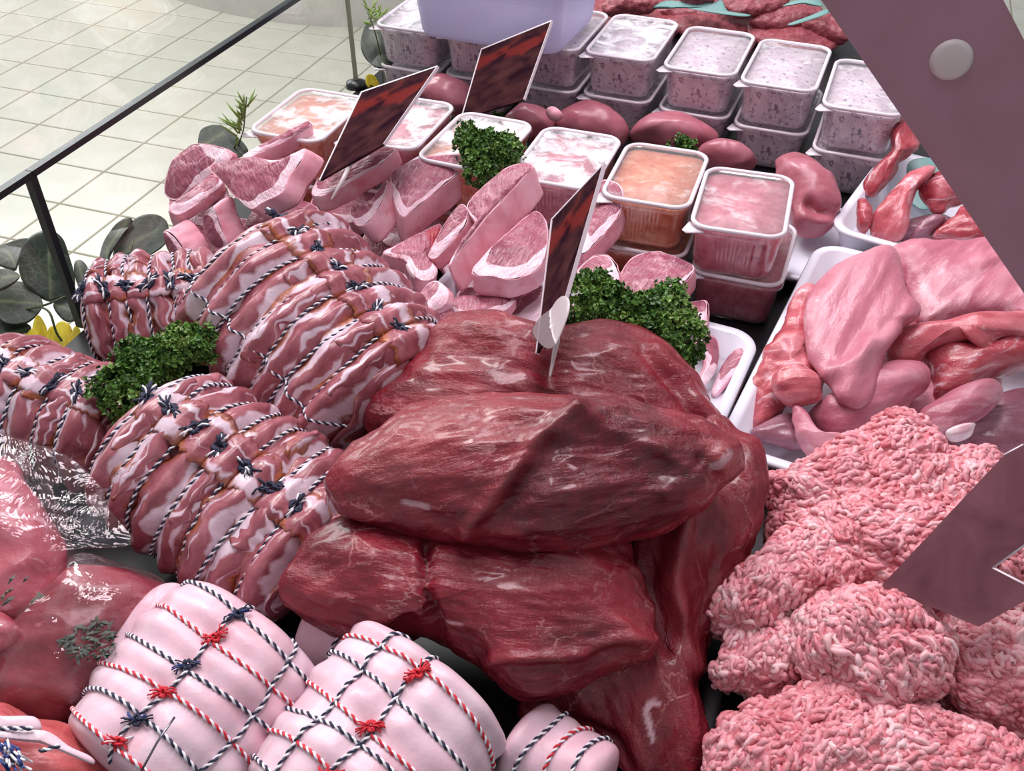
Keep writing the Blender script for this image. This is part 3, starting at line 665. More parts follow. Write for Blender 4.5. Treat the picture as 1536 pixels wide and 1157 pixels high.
for i_, (lab_, cx_, cy_, w_, g_, hh_) in enumerate((('pork chop filling the heap between the big bone chop and the largest bacon joint', 430, 330, 60, 34, .05), ('pork chop under the curled rind chop', 520, 300, 56, 36, .05), ('pork chop under the purple-lean chop', 610, 320, 60, 48, .045),
        ('pork chop under the longest rind slab', 720, 380, 70, 50, .04), ('pork chop lying below the ticket clip', 850, 420, 60, 50, .03), ('pork chop at the far edge of the heap below the tubs', 690, 290, 70, 40, .06), ('pork chop under the hooked chop by the glass', 300, 300, 46, 44, .05), ('pork chop bottom piece between rind ends and leaves', 310, 365, 50, 36, .025), ('pork chop behind the clear pinned ticket, low', 900, 350, 46, 48, .04))):
    chop(lab_, [(cx_ + w_ * math.cos(a) * (1 + .12 * math.sin(3 * a + i_)), cy_ + g_ * math.sin(a) * (1 + .1 * math.cos(2 * a + i_))) for a in np.linspace(0, 6.28, 10)[:-1]], (6, 22), hh_, away=.6, fatw=.3)

# ---- trays
def rrect(w, d, r, n=8):
    P = []
    for cx, cy, a0 in ((w - r, d - r, 0), (-w + r, d - r, 90), (-w + r, -d + r, 180), (w - r, -d + r, 270)):
        P += [(cx + r * math.cos(math.radians(a0 + 90 * k / n)), cy + r * math.sin(math.radians(a0 + 90 * k / n))) for k in range(n + 1)]
    return np.array(P)
def tray(label, c, ua, ub, la, lb, H, flare=.02, mat='tray_white', r=.025, cat='tray', name='food_tray'):
    """open tray with sloping walls and a rolled rim: centre of its base, axes, half sizes at the rim"""
    prof = [(-flare, .0, -.004), (-flare * .9, .0008, 0), (-.004, H - .002, 0), (.0, H, 0), (.006, H, 0), (.008, H - .004, 0), (.003, H - .005, 0), (-flare * .55, .003, 0)]
    rings = []
    for o_, z, _ in prof:
        Q = rrect(la + o_, lb + o_, max(.006, r + o_)); rings.append(c + Q[:, :1] * ua + Q[:, 1:] * ub + ZUP * z)
    inner = [(-.004, H - .001), (-flare * .85, .004)]
    n = len(rings[0]); V = []
    seq = [rings[0], rings[7], rings[6], rings[5], rings[4], rings[3]]
    for o_, z in inner:
        Q = rrect(la + o_, lb + o_, max(.006, r + o_)); seq.append(c + Q[:, :1] * ua + Q[:, 1:] * ub + ZUP * z)
    V = np.concatenate(seq + [c[None], (c + ZUP * .004)[None]])
    F = grid_faces(len(seq), n, True); a = len(seq) * n
    F += [(a, (j + 1) % n, j) for j in range(n)] + [(a + 1, (len(seq) - 1) * n + j, (len(seq) - 1) * n + (j + 1) % n) for j in range(n)]
    return tag(mk(name, V, F, M[mat], base=c), label, cat)
RH = .05
fl_, nl_ = Z(1228, 380, RH), Z(1098, 645, RH)
ua = nrm(fl_ - nl_); ub = np.cross(ua, ZUP); la = np.linalg.norm(fl_ - nl_) / 2 + .02; lb = .137
tc = (fl_ + nl_) / 2 + ub * lb; tc[2] = DECK + .002
tray('white tray heaped with pale poultry pieces', tc, ua, ub, la, lb, RH - .002)
n1, n2 = Z(1252, 340, RH), Z(1372, 374, RH)
ub2 = nrm(n2 - n1); ua2 = np.cross(ZUP, ub2)
tc2 = n1 + ub2 * .13 + ua2 * .115; tc2[2] = DECK + .002
tray('white tray of red bony meat pieces beside the grey tubs', tc2, ua2, ub2, .115, .13, RH - .002)
fr, nr_ = Z(1128, 515, .035), Z(1072, 640, .035)
ua3 = nrm(fr - nr_); ub3 = np.cross(ua3, ZUP)
tc3 = (fr + nr_) / 2 - ub3 * .17 + ua3 * .0; tc3[2] = DECK + .002
tray('white tray under the pork chops, its corner bare', tc3, ua3, ub3, np.linalg.norm(fr - nr_) / 2 + .012, .17, .033, flare=.012)
pc_ = Z(1205, 385, 0.02); pc_[2] = DECK + .002
tray('small white dish under a piece of liver', pc_ + AX * .04, AX, BX, .085, .055, .02, flare=.014, name='dish', cat='dish', r=.04)
ZR = lambda pts: zp(780, 380, 3.616, pts)
chop('pale pork slice standing in the bare tray corner', ZR([(960, 470), (1000, 445), (1060, 460), (1085, 540), (1060, 640), (1000, 720), (975, 690), (1010, 600), (990, 520)]), (-5, 3), .03, away=.9, fatw=.7, c=ZR([(1040, 570)])[0])
chop('thin pork slice lying along the bare tray edge', ZR([(1090, 620), (1140, 550), (1205, 510), (1215, 560), (1170, 640), (1110, 710), (1060, 760), (1040, 740)]), (2, 6), .02, away=.8, fatw=.5)

# ---- tubs
def tub_mesh(hw, hd):
    def ring(w, d, r, z, rib=0):
        P = rrect(w, d, r, 6); Q = []
        m = len(P)
        for i in range(m):
            a, b = P[i], P[(i + 1) % m]; Q.append(a)
            if np.linalg.norm(b - a) > .03:
                k = 40; e = b - a; nn_ = np.array([e[1], -e[0]]) / np.linalg.norm(e)
                for j in range(1, k):
                    f = j / k; Q.append(a + e * f + nn_ * (rib * (.5 - .5 * math.cos(f * math.pi * 2 * 13)) if .16 < f < .84 else 0))
        Q = np.array(Q); return np.concatenate([Q, np.full((len(Q), 1), z)], 1)
    def rings(ins):
        return [ring(hw - .006 - ins, hd - .006 - ins, .014, .001 + ins), ring(hw - .004 - ins, hd - .004 - ins, .016, .006 + ins), ring(hw - .0035 - ins, hd - .0035 - ins, .016, .012, .0011), ring(hw - .0015 - ins, hd - .0015 - ins, .016, .042, .0011), ring(hw - ins, hd - ins, .017, .047)]
    R = rings(0) + [ring(hw + .001, hd + .001, .018, .054)]
    n = len(R[0]); body = (np.concatenate(R + [np.array([[0, 0, .001]])]), grid_faces(len(R), n, True) + [(len(R) * n, (j + 1) % n, j) for j in range(n)])
    R = rings(.0012) + [ring(hw - .001, hd - .001, .016, .0535)]
    fill = (np.concatenate(R + [np.array([[0, 0, .001]]), np.array([[0, 0, .055]])]), grid_faces(len(R), n, True) + [(len(R) * n, (j + 1) % n, j) for j in range(n)] + [(len(R) * n + 1, (len(R) - 1) * n + j, (len(R) - 1) * n + (j + 1) % n) for j in range(n)])
    L = rrect(hw + .001, hd + .001, .018, 6); path = np.concatenate([L, np.full((len(L), 1), .0585)], 1)
    rim = tube(path, .0026, 8, closed=True)
    L2 = rrect(hw + .0035, hd + .0035, .019, 6); L3 = rrect(hw + .0045, hd + .0045, .019, 6); m = len(L2)
    skirt = (np.concatenate([np.concatenate([q, np.full((m, 1), z)], 1) for q, z in ((L2, .0585), (L3, .0545), (L3, .0515))]), grid_faces(3, m, True))
    S1 = rrect(hw - .001, hd - .001, .016, 6)
    sheet = (np.concatenate([np.concatenate([S1, np.full((m, 1), .0585)], 1), np.concatenate([S1 * .93, np.full((m, 1), .0565)], 1), np.array([[0, 0, .0563]])]), grid_faces(2, m, True) + [(2 * m, m + j, m + (j + 1) % m) for j in range(m)])
    tab = np.array([(-hw + .014, -hd - .004, .055), (-hw - .004, -hd + .014, .055), (-hw - .009, -hd - .004, .0545), (-hw - .004, -hd - .009, .0545)])
    tabm = (np.concatenate([tab, tab - [0, 0, .0012]]), [(0, 1, 2, 3), (7, 6, 5, 4), (0, 3, 7, 4), (1, 5, 6, 2), (2, 6, 7, 3), (0, 4, 5, 1)])
    out = {}
    for k, (v, f) in dict(body=body, filling=fill, lid_rim=rim, lid_skirt=skirt, lid=sheet, lid_tab=tabm).items():
        me = bpy.data.meshes.new(k); me.from_pydata(np.asarray(v).tolist(), [], [tuple(int(i) for i in q) for q in f])
        me.polygons.foreach_set('use_smooth', np.ones(len(me.polygons), dtype=bool)); me.materials.append(None); out[k] = me
    return out
TUBS = tub_mesh(.0465, .066); TUBS_B = tub_mesh(.0475, .08); TUBH = .0615
def tub(p, rot, fill, lid, label, group, TUBS=TUBS):
    o = bpy.data.objects.new('plastic_tub', None); o.empty_display_size = .02; COL.objects.link(o)
    o.location = p; o.rotation_euler = (0, 0, rot); tag(o, label, 'tub', group)
    for k, m in (('body', 'tub_plastic'), ('filling', fill), ('lid', lid), ('lid_rim', 'rim_plastic'), ('lid_skirt', 'tub_plastic'), ('lid_tab', 'rim_plastic')):
        c = bpy.data.objects.new(k, TUBS[k]); link(c, o); c.material_slots[0].link = 'OBJECT'; c.material_slots[0].material = M[m]
        if k == 'filling': c['label'] = {'filling_pate': 'grey speckled filling', 'filling_orange': 'orange filling', 'filling_pink': 'pink minced filling'}[fill]
    return o
R0 = math.atan2(BX[1], BX[0])
front = [((465, 172), 'filling_orange', 'lid_film', 'frosted tub with orange inner rim, beside the glass'),
         ((600, 183), 'filling_pink', 'lid_film', 'frosted pink tub behind the tilted dark ticket'),
         ((715, 212), 'filling_orange', 'lid_film', 'frosted orange tub with parsley in front'),
         ((851, 236), 'filling_pink', 'lid_film', 'frosted pink tub next to the plain orange tub'),
         ((985, 262), 'filling_orange', 'lid_film_clear', 'clear-lidded orange tub beside the pink tub stack'),
         ((1116, 302), 'filling_pink', 'lid_film_clear', 'clear-lidded pink tub on top of the stack by the poultry tray')]
for k, (px, fi, li, lb_) in enumerate(front):
    p = Z(px[0], px[1], 2 * TUBH - .002); p[2] = DECK + .001 + TUBH
    tub(p, R0 + random.uniform(-.05, .05), fi, li, lb_, 'tubs in the row behind the pork chops')
    p2 = p + BX * random.uniform(.0, .004) + AX * random.uniform(-.002, .002); p2[2] = DECK + .001
    if k == 5: p2 = p2 + BX * .01 + AX * .006
    tub(p2, R0 + random.uniform(-.03, .03), fi, li, ['bottom tub under the frosted orange-rimmed tub by the glass', 'bottom tub under the pink tub behind the tilted ticket', 'bottom tub under the frosted orange tub', 'bottom tub under the frosted pink tub', 'bottom tub under the clear-lidded orange tub', 'bottom pink tub of the stack by the poultry tray'][k], 'tubs in the row behind the pork chops')
back = [((612, 52), 'lid_film'), ((722, 62), 'lid_film'), ((835, 50), 'lid_film_clear'), ((950, 56), 'lid_film'), ((1066, 76), 'lid_film_clear'), ((1181, 97), 'lid_film_clear'), ((1302, 130), 'lid_film_clear')]
bl = ['grey pate tub at the row end by the green leaf', 'grey pate tub under the left side of the lilac box', 'grey pate tub under the right corner of the lilac box', 'grey pate tub with a big white condensation patch on its lid', 'grey pate tub second from the tub with the white lid patch', 'grey pate tub before the teal sheet and red burgers', 'grey pate tub half covered by the support arm']
bl[4] = 'grey pate tub directly beside the tub with the white lid patch'
for k, (px, li) in enumerate(back):
    p = Z(px[0], px[1], 2 * TUBH - .002)
    if k < 3: p = Z(950, 56, 2 * TUBH - .002) - BX * .108 * (3 - k)
    p[2] = DECK + .001 + TUBH
    if k == 0: BK0 = p.copy()
    tub(p, R0 - .03 + random.uniform(-.012, .012), 'filling_pate', li, bl[k], 'grey tubs in the back row', TUBS_B)
    p2 = p.copy(); p2[2] = DECK + .001
    tub(p2, R0 - .03 + random.uniform(-.012, .012), 'filling_pate', li, 'lower tub beneath: ' + bl[k], 'grey tubs in the back row', TUBS_B)
# lilac translucent box standing on the back tubs
zb = 2 * TUBH + .004
q0, q1, q2 = Z(832, 82, zb), Z(640, 52, zb), Z(908, 8, zb)
ub4 = nrm(q1 - q0); ua4 = nrm(q2 - q0 - ub4 * ((q2 - q0) @ ub4)); lb4 = np.linalg.norm(q1 - q0) / 2 + .008; la4 = .085
cc = q0 + ub4 * (lb4 - .008) + ua4 * (la4 - .014)
seq = []
for g, z in ((-.012, 0), (-.003, .003), (0, .01), (.004, .05), (.009, .1), (.012, .12), (.016, .121), (.016, .117)):
    L = rrect(la4 + g, lb4 + g, .022, 10)
    m = len(L); Q = []
    for i in range(m):
        a, b = L[i], L[(i + 1) % m]; Q.append(a); e = b - a
        if np.linalg.norm(e) > .03:
            n2_ = np.array([e[1], -e[0]]) / np.linalg.norm(e)
            for j in range(1, 48): Q.append(a + e * j / 48 + n2_ * .0009 * (j % 2))
    Q = np.array(Q); seq.append(cc + Q[:, :1] * ua4 + Q[:, 1:] * ub4 + ZUP * z)
n = len(seq[0]); V = np.concatenate(seq + [(cc + ZUP * .001)[None]])
tag(mk('plastic_box', V, grid_faces(len(seq), n, True) + [(len(seq) * n, (j + 1) % n, j) for j in range(n)], M['clear_box']), 'large lilac translucent ribbed plastic box standing on the grey tubs', 'box')

# ------------------------------------------------------------------ tied joints
class Roll:
    def __init__(s, A, B, hA, hB, R, Rv=None, flat=5.0):
        s.A, s.B = Z(*A, hA), Z(*B, hB); s.ax = nrm(s.B - s.A); s.L = np.linalg.norm(s.B - s.A)
        s.up = nrm(ZUP - s.ax * (ZUP @ s.ax)); s.side = np.cross(s.ax, s.up); s.R = R; s.Rv = Rv or R; s.flat = flat
        s.loops = []; s.longs = []; s.depth = .10; s.off = RNG.uniform(-9, 9, 3); s.nz = .004; s.gw = .012
    def rad(s, u, th):
        u, th = np.asarray(u, float), np.asarray(th, float)
        e = np.clip(1 - np.abs(2 * u - 1) ** (2 * s.flat), 0, 1) ** (1 / 2.6)
        g = np.ones_like(u * th)
        for l in s.loops: g = g - s.depth * np.exp(-((u - l) * s.L / s.gw) ** 2)
        for l in s.longs: g = g - s.depth * .55 * np.exp(-(np.angle(np.exp(1j * (th - l))) * s.R / s.gw) ** 2)
        return e * g
    def pt(s, u, th, lift=0.0):
        u, th, lift = np.broadcast_arrays(np.asarray(u, float), np.asarray(th, float), np.asarray(lift, float))
        r = s.rad(u, th); c = s.A + u[..., None] * (s.B - s.A)
        d = np.cos(th)[..., None] * s.up * s.Rv + np.sin(th)[..., None] * s.side * s.R
        P = c + d * r[..., None]; dn = nrm(d)
        sh = P.shape; Pf = P.reshape(-1, 3)
        nzv = (s.nz * pn(Pf * 16 + s.off) + s.nz * .35 * pn(Pf * 50 + s.off)).reshape(sh[:-1])
        P = P + dn * (nzv + lift)[..., None]
        if P[..., 2].min() < DECK + .003: P[..., 2] = np.maximum(P[..., 2], DECK + .003 + lift)
        return P
    def find(s, px):
        u, th = np.meshgrid(np.linspace(.02, .98, 60), np.linspace(-2.6, 2.6, 90), indexing='ij')
        P = s.pt(u, th).reshape(-1, 3); d = np.linalg.norm(proj(P) - np.array(px), axis=1); dist = np.linalg.norm(P - CAM, axis=1)
        i = np.argmin(d + 400 * (dist - dist.min())); return u.ravel()[i], th.ravel()[i]
    def body(s, name, mat, parent, nu=70, nt=110, k=0):
        uu = .5 - .5 * np.cos(np.linspace(0.0, math.pi, nu)) ; uu = uu * .4 + np.linspace(0, 1, nu) * .6
        th = np.linspace(-math.pi, math.pi, nt, endpoint=False)
        u, t = np.meshgrid(uu, th, indexing='ij'); V = s.pt(u, t).reshape(-1, 3); F = grid_faces(nu, nt, True)
        q = np.stack([u.ravel() * s.L, t.ravel() * s.R, 0 * t.ravel()], 1) + s.off * .1
        return mk(name, V, [f[::-1] for f in F], M[mat], parent, attrs={'q': (V - s.A) + s.off * .1})
    def loop(s, u, mats, parent, t0=-2.5, t1=2.5, lift=.0012, wob=.006):
        th = np.linspace(t0, t1, 160); uu = u + wob * np.sin(th * 1.7 + u * 30) / s.L * .6
        return twine('twine_loop', s.pt(uu, th, lift), M[mats[0]], M[mats[1]], parent)
    def long(s, th, u0, u1, mats, parent, lift=.0016):
        uu = np.linspace(u0, u1, 160)
        return twine('twine_lengthwise', s.pt(uu, th + .04 * np.sin(uu * 9), lift), M[mats[0]], M[mats[1]], parent)
    def knot(s, u, th, mats, parent, size=.006, ends=6, seed=0, spread=1.0):
        p = s.pt(u, th, .001); c = s.A + u * (s.B - s.A)
        knot(np.asarray(p), p - c, [M[m] for m in mats], parent, size, ends, seed, spread)
def root_of(r, name, label, cat, group):
    m = (r.A + r.B) / 2; m = np.array([m[0], m[1], DECK + .002]); return thing(name, m, label, cat, group)
RW, NW = ('string_red', 'string_white'), ('navy', 'string_white')
def fat_roll(label, A, B, h, R, loops, longs, knots, hB=None, depth=.10, flat=5.0, Rv=None):
    r = Roll(A, B, h, hB if hB is not None else h, R, Rv, flat); r.depth = 0
    us = [r.find(p)[0] for p, _ in loops]; ths = [r.find(p)[1] for p in longs]
    r.loops, r.longs, r.depth = us, ths, depth; r.nz = .006; r.gw = .010
    t = root_of(r, 'tied_fat_roll', label, 'rolled joint', 'fat-wrapped tied rolls')
    r.body('fat_wrap', 'white_fat', t, 90, 130)
    for u, (_, c) in zip(us, loops): r.loop(u, c, t)
    for th in ths: r.long(th, .02, .98, NW, t)
    for i, p in enumerate(knots):
        u, th = r.find(p[0]); j = int(np.argmin([abs(u - v) for v in us])); c = loops[j][1]
        th2 = min(ths, key=lambda v: abs(v - th)) if ths else th
        r.knot(us[j], th2, (c[0], c[0] if c is RW else 'string_blue') if p[1] else c, t, .0052, 6, i * 3 + 1)
    return t, r
ZW = lambda x, y: (80 + x / 3.491, 840 + y / 3.491)
ZV = lambda x, y: (380 + x / 2.743, 900 + y / 2.743)
fat_roll('fat-wrapped pork roll tied with red and navy twine, beside the herb bag', (396, 942), (185, 1180), .074, .073,
         [(ZW(800, 160), NW), (ZW(720, 300), RW), (ZW(640, 500), NW), (ZW(520, 650), RW), (ZW(400, 800), NW), (ZW(280, 905), RW)],
         [ZW(720, 520), ZW(1130, 740)],
         [(ZW(990, 220), 1), (ZW(870, 340), 1), (ZW(710, 520), 1), (ZW(575, 670), 1), (ZW(430, 840), 1), (ZW(330, 940), 0)], hB=.056, Rv=.06)
fat_roll('fat-wrapped pork roll tied with red and navy twine, before the creased beef', (662, 1016), (455, 1262), .072, .071,
         [(ZV(520, 185), RW), (ZV(450, 280), NW), (ZV(340, 400), RW), (ZV(290, 500), NW), (ZV(170, 610), RW), (ZV(120, 700), NW)],
         [ZV(330, 350), ZV(560, 410)],
         [(ZV(700, 250), 1), (ZV(620, 310), 1), (ZV(510, 440), 1), (ZV(430, 540), 1), (ZV(320, 630), 1)], hB=.052, Rv=.06)
fat_roll('small end of a fat-wrapped roll under the beef', (775, 1105), (905, 1190), .03, .034,
         [(ZV(1150, 570), NW), (ZV(1250, 630), RW), (ZV(1350, 660), NW)], [], [], depth=.16, flat=3)
fat_roll('fat-wrapped roll end showing between two tied rolls and the beef', (470, 935), (560, 985), .035, .032, [((500, 975), NW)], [], [], depth=.1, flat=3)
lump('fat_piece', 'white_fat', 'smooth pale pink fat piece between the herb bag and tied roll', 'fat piece', [(160, 1000), (172, 955), (205, 908), (245, 878), (275, 880), (262, 915), (230, 960), (195, 1005), (172, 1015)], .08, None, k=.5, Tu=.018, Td=.03, na=80, nr=18)
# skewer pin pushed into the first roll
ps = Z(262, 1076, .135); pe = Z(212, 1157, .125)
tag(mk('skewer', *tube([ps, (ps + pe) / 2 + ZUP * .002, pe], .0007, 6), M['steel']), 'thin steel skewer lying on the fat-wrapped roll', 'skewer')

def bacon_roll(label, A, B, h, R, n, knots_px, second=None, hB=None, Rv=None, t0=-1.9, t1=2.0, along=True, seed=0, tilt=0, flat=4.5, astrip=None):
    rg = np.random.default_rng(seed); r = Roll(A, B, h, hB if hB is not None else h, R, Rv, flat)
    us = list(np.linspace(.07, .95, n + 1)); r.depth = .0
    kth = r.find(knots_px)[1]; r.loops = us; r.longs = [kth]; r.depth = .10; r.nz = .007; r.gw = .009
    t = root_of(r, 'bacon_joint', label, 'bacon joint', 'bacon-wrapped tied joints')
    r.body('core', 'bacon_core', t, 60, 90)
    def strip(u0, u1, ta, tb, lift0, lift1, nu=14, nt=60, name='bacon_rasher', swap=False, ruf=.006):
        a, b = np.meshgrid(np.linspace(0, 1, nu), np.linspace(0, 1, nt), indexing='ij'); o = rg.uniform(-9, 9, 3)
        P0_ = np.stack([a.ravel() * 0 + 3, b.ravel() * 7, b.ravel() * 0], 1) + o
        w1 = pn(P0_).reshape(a.shape); w2 = pn(P0_ + 5.3).reshape(a.shape)
        uu = u0 + (u1 - u0) * a + (w1 * (1 - a) + w2 * a) * ruf / r.L * 1.6
        th = ta + (tb - ta) * b
        if swap:
            uu = u0 + (u1 - u0) * b; th = ta + (tb - ta) * a + (w1 * (1 - a) + w2 * a) * .06
        bul = np.sin(np.pi * a) * .0045 + np.sin(np.pi * np.clip(b, 0, 1)) * .001
        li = lift0 + (lift1 - lift0) * a + bul
        edge = np.minimum(np.minimum(a, 1 - a) * nu, np.minimum(b, 1 - b) * nt)
        top = r.pt(uu, th, li); bot = r.pt(uu, th, li - .0045)
        rip = pn(top.reshape(-1, 3) * 60 + o).reshape(a.shape) * .0016
        d = nrm(top - bot); top = top + d * rip[..., None]
        Vt, Vb = top.reshape(-1, 3), bot.reshape(-1, 3); N_ = len(Vt)
        F = [f[::-1] for f in grid_faces(nu, nt)]; Fb = [tuple(i + N_ for i in f[::-1]) for f in F]
        per = [(0, j) for j in range(nt)] + [(i, nt - 1) for i in range(1, nu)] + [(nu - 1, j) for j in range(nt - 2, -1, -1)] + [(i, 0) for i in range(nu - 2, 0, -1)]
        ids = [i * nt + j for i, j in per]; m = len(ids)
        Fs = [(ids[k], ids[(k + 1) % m], ids[(k + 1) % m] + N_, ids[k] + N_) for k in range(m)]
        qv = np.stack([(b * abs(tb - ta) * r.R), (a * abs(u1 - u0) * r.L), a * 0], -1).reshape(-1, 3) + o * .2
        if swap: qv = np.stack([b * abs(u1 - u0) * r.L, a * abs(tb - ta) * r.R, a * 0], -1).reshape(-1, 3) + o * .2
        rim = np.clip(np.exp(-a * 4) * .95 + np.exp(-(1 - a) * 4.5) * .8 + np.exp(-b * 14) * .5 + np.exp(-(1 - b) * 14) * .5, 0, 1).ravel()
        mk(name, np.concatenate([Vt, Vb]), F + Fb + Fs, M['bacon'], t, attrs={'q': np.concatenate([qv, qv]), 'bu': np.tile(a.ravel(), 2), 'rim': np.tile(rim, 2)})
    for i in range(n):
        u0, u1 = us[i], us[i + 1]; w = u1 - u0
        cut = kth + rg.uniform(-.1, .1)
        # each wrap shows as two rashers, split near the knot line
        strip(u0 - w * .06, u1 + w * .10, t0 + rg.uniform(-.2, .2), cut + .02, .003, .0015, swap=False)
        strip(u0 - w * .08, u1 + w * .08, cut - .25, t1 + rg.uniform(-.2, .2), .0025 + .003 * rg.random(), .001)
        if rg.random() < .75:
            m = (u0 + u1) / 2; a0 = rg.uniform(t0 + .3, t1 - 1.2)
            strip(m - w * rg.uniform(.15, .3), m + w * rg.uniform(.25, .5), a0, a0 + rg.uniform(.6, 1.2), .0055, .004, 10, 30)
    strip(.0, .07, -2.2, 2.2, .0, .003, 8, 70)
    strip(.945, .985, -2.4, 2.4, .004, .001, 8, 70)
    if along:
        for i in range(n):
            u0, u1 = us[i], us[i + 1]; w = u1 - u0
            strip(u0 + w * .02, u1 - w * .02, kth - .24, kth + .24, .007, .008, 12, 12, swap=True, ruf=.003)
    for i, u in enumerate(us[:-1] if n > 2 else us): r.loop(u, NW, t, -2.6, 2.6, .0065)
    r.long(kth, .02, .97, NW, t, .009)
    if second is not None: r.long(r.find(second)[1], .03, .97, NW, t, .0075)
    for i, u in enumerate(us[:-1]):
        p = r.pt(u, kth, .009); c = r.A + u * (r.B - r.A)
        knot(np.asarray(p), p - c, [M['navy'], M['string_white']], t, .0085, 8, seed * 10 + i, .9)
    return t, r
bacon_roll('bacon-wrapped tied joint standing next to the vacuum bags, knots along its ridge', (212, 640), (492, 850), .105, .078, 7, (355, 695), seed=3, Rv=.058, hB=.045)
bacon_roll('largest bacon-wrapped tied joint, leaning up against the pork chops', (376, 400), (600, 628), .125, .096, 7, (540, 440), second=(400, 535), seed=5, Rv=.074, hB=.06)
bacon_roll('bacon-wrapped tied joint with upright rashers beside the round leaves', (132, 478), (345, 452), .056, .056, 6, (245, 425), seed=8)
bacon_roll('bacon-wrapped tied joint half hidden behind the clear bag, by the yellow flower', (-25, 585), (205, 668), .05, .056, 6, (110, 590), seed=12)

# tied red joint with pale fat flaps at the frame corner
jr, jp = lump('tied_red_joint', 'red_joint', 'red meat joint with white fat flaps and blue white string', 'meat joint',
     [(-60, 1085), (0, 1060), (50, 1085), (110, 1100), (150, 1125), (172, 1150), (170, 1200), (60, 1240), (-60, 1230)], .06, k=.6, Tu=.045, Td=.05, noise=BN, na=140, nr=30)
jr['_o'] = [float(v) for v in jr.location]
def flap(out, h, k=.6, T=.004, feats=()):
    p = pebble(out, h, k=k, Tu=T, Td=T, na=70, nr=10, noise=((.0012, 40, 1),)); return mk('fat_flap', p['V'], p['F'], M['white_fat'], jr, attrs={'q': p['q']})
flap([(-20, 1072), (5, 1074), (50, 1075), (62, 1094), (40, 1098), (-20, 1098)], .118)
flap([(-20, 1098), (20, 1096), (70, 1098), (105, 1120), (135, 1135), (140, 1146), (95, 1125), (55, 1112), (5, 1108), (-20, 1106)], .119, T=.0035)
for a_, b_ in (((0, 1093), (50, 1093)), ((60, 1127), (90, 1119))):
    twine('twine_loop', np.array([Z(a_[0] + (b_[0] - a_[0]) * f, a_[1] + (b_[1] - a_[1]) * f, .1265 + .002 * math.sin(f * 3)) for f in np.linspace(0, 1, 12)]), M['navy'], M['string_white'], jr)
rg = np.random.default_rng(4); parts = []
for k in range(34):
    x, y = rg.uniform(-6, 30), rg.uniform(1105, 1150); an_ = rg.uniform(.2, 1.5); L = rg.uniform(10, 26)
    parts.append(tube([Z(x + math.cos(an_) * L * f, y + math.sin(an_) * L * f, .130 + .006 * math.sin(f * 3 + k)) for f in np.linspace(0, 1, 6)], .0008, 4))
V, F = join(parts); nf = len(parts[0][1])
mk('string_tassel', V, F, [M['string_white'], M['string_blue']], jr, mi=[(i // nf) % 2 for i in range(len(F))])

# ------------------------------------------------------------------ vacuum bagged meat
def herbs(parent, px, r, h, n, seed):
    rg = np.random.default_rng(seed); parts = []; rn = []
    for k in range(n):
        a = rg.uniform(0, 6.28); d = r * math.sqrt(rg.random()); p = Z(px[0] + d * math.cos(a), px[1] + d * .8 * math.sin(a), h + rg.uniform(-.002, .002))
        d1 = nrm(rg.normal(size=3) * np.array([1, 1, .15])); d2 = nrm(np.cross(d1, [0, 0, 1])); L = rg.uniform(.002, .0055); w = L * .3
        V = np.array([p - d1 * L, p + d2 * w + ZUP * .001, p + d1 * L, p - d2 * w + ZUP * .001, p - ZUP * .0008]); parts.append((V, [(0, 3, 1), (1, 3, 2), (0, 1, 4), (1, 2, 4), (2, 3, 4), (3, 0, 4)])); rn += [rg.random()] * 5
    V, F = join(parts); o = mk('herb_leaves', V, F, M['herb'], parent, smooth_=False, attrs={'rnd': rn}); o['kind'] = 'stuff'; return o
def bag(label, outs, film, flange=None, mats=('bag_meat',), h=.06, herb=(), k=.6):
    P = Z(*np.mean(film, 0), h); t = thing('vacuum_bag', np.array([P[0], P[1], DECK + .002]), label, 'bagged meat', 'vacuum-bagged meats')
    for i, (o_, hh, T) in enumerate(outs):
        p = pebble(o_, hh, k=k, Tu=T, Td=.04, na=110, nr=26, noise=((.008, 18, .7), (-.008, 30, -.5), (.0025, 60, .6))); mk('meat', p['V'], p['F'], M[mats[i % len(mats)]], t, attrs={'q': p['q']})
    for px, r_, hh, n, sd in herb: herbs(t, px, r_, hh, n, sd)
    o, hh, T = film, outs[0][1] + .006, outs[0][2] + .006
    p = pebble(o, hh, k=k, Tu=T, Td=.03, na=150, nr=34, noise=((.006, 18, .7), (.004, 34, .25), (.0022, 80, .2))); mk('bag_film', p['V'], p['F'], M['bag_film'], t)
    if flange:
        fo, fh = flange; q = pebble(fo, fh, k=.55, Tu=.001, Td=.001, na=130, nr=30, noise=((.009, 22, .3), (.004, 55, .3))); mk('bag_seal', q['V'], q['F'], M['bag_film'], t)
    return t
bag('vacuum bag with dark meat and green herbs beside the fat-wrapped roll', [([(-6, 1008), (22, 935), (72, 890), (120, 848), (190, 860), (248, 884), (236, 925), (188, 988), (138, 1048), (95, 1078), (40, 1074), (0, 1052)], .075, .034)],
    [(-8, 1010), (20, 935), (70, 890), (120, 840), (190, 855), (250, 880), (240, 925), (190, 990), (140, 1050), (95, 1082), (40, 1078), (0, 1055)], mats=('bag_meat_dark',), herb=[((132, 960), 44, .105, 110, 1), ((110, 900), 40, .101, 90, 2)])
bag('vacuum bag of pink meat with a wide clear sealed edge, before the bacon joint', [([(-60, 700), (0, 690), (40, 720), (70, 770), (100, 830), (95, 880), (60, 930), (0, 950), (-60, 940)], .11, .03)],
    [(-70, 680), (-10, 672), (50, 700), (90, 760), (112, 830), (100, 895), (60, 945), (-10, 965), (-70, 950)],
    ([(-20, 650), (20, 655), (80, 675), (130, 710), (165, 765), (196, 812), (130, 820), (60, 825), (20, 780), (-20, 720)], .135), herb=[((30, 890), 30, .142, 10, 5)])
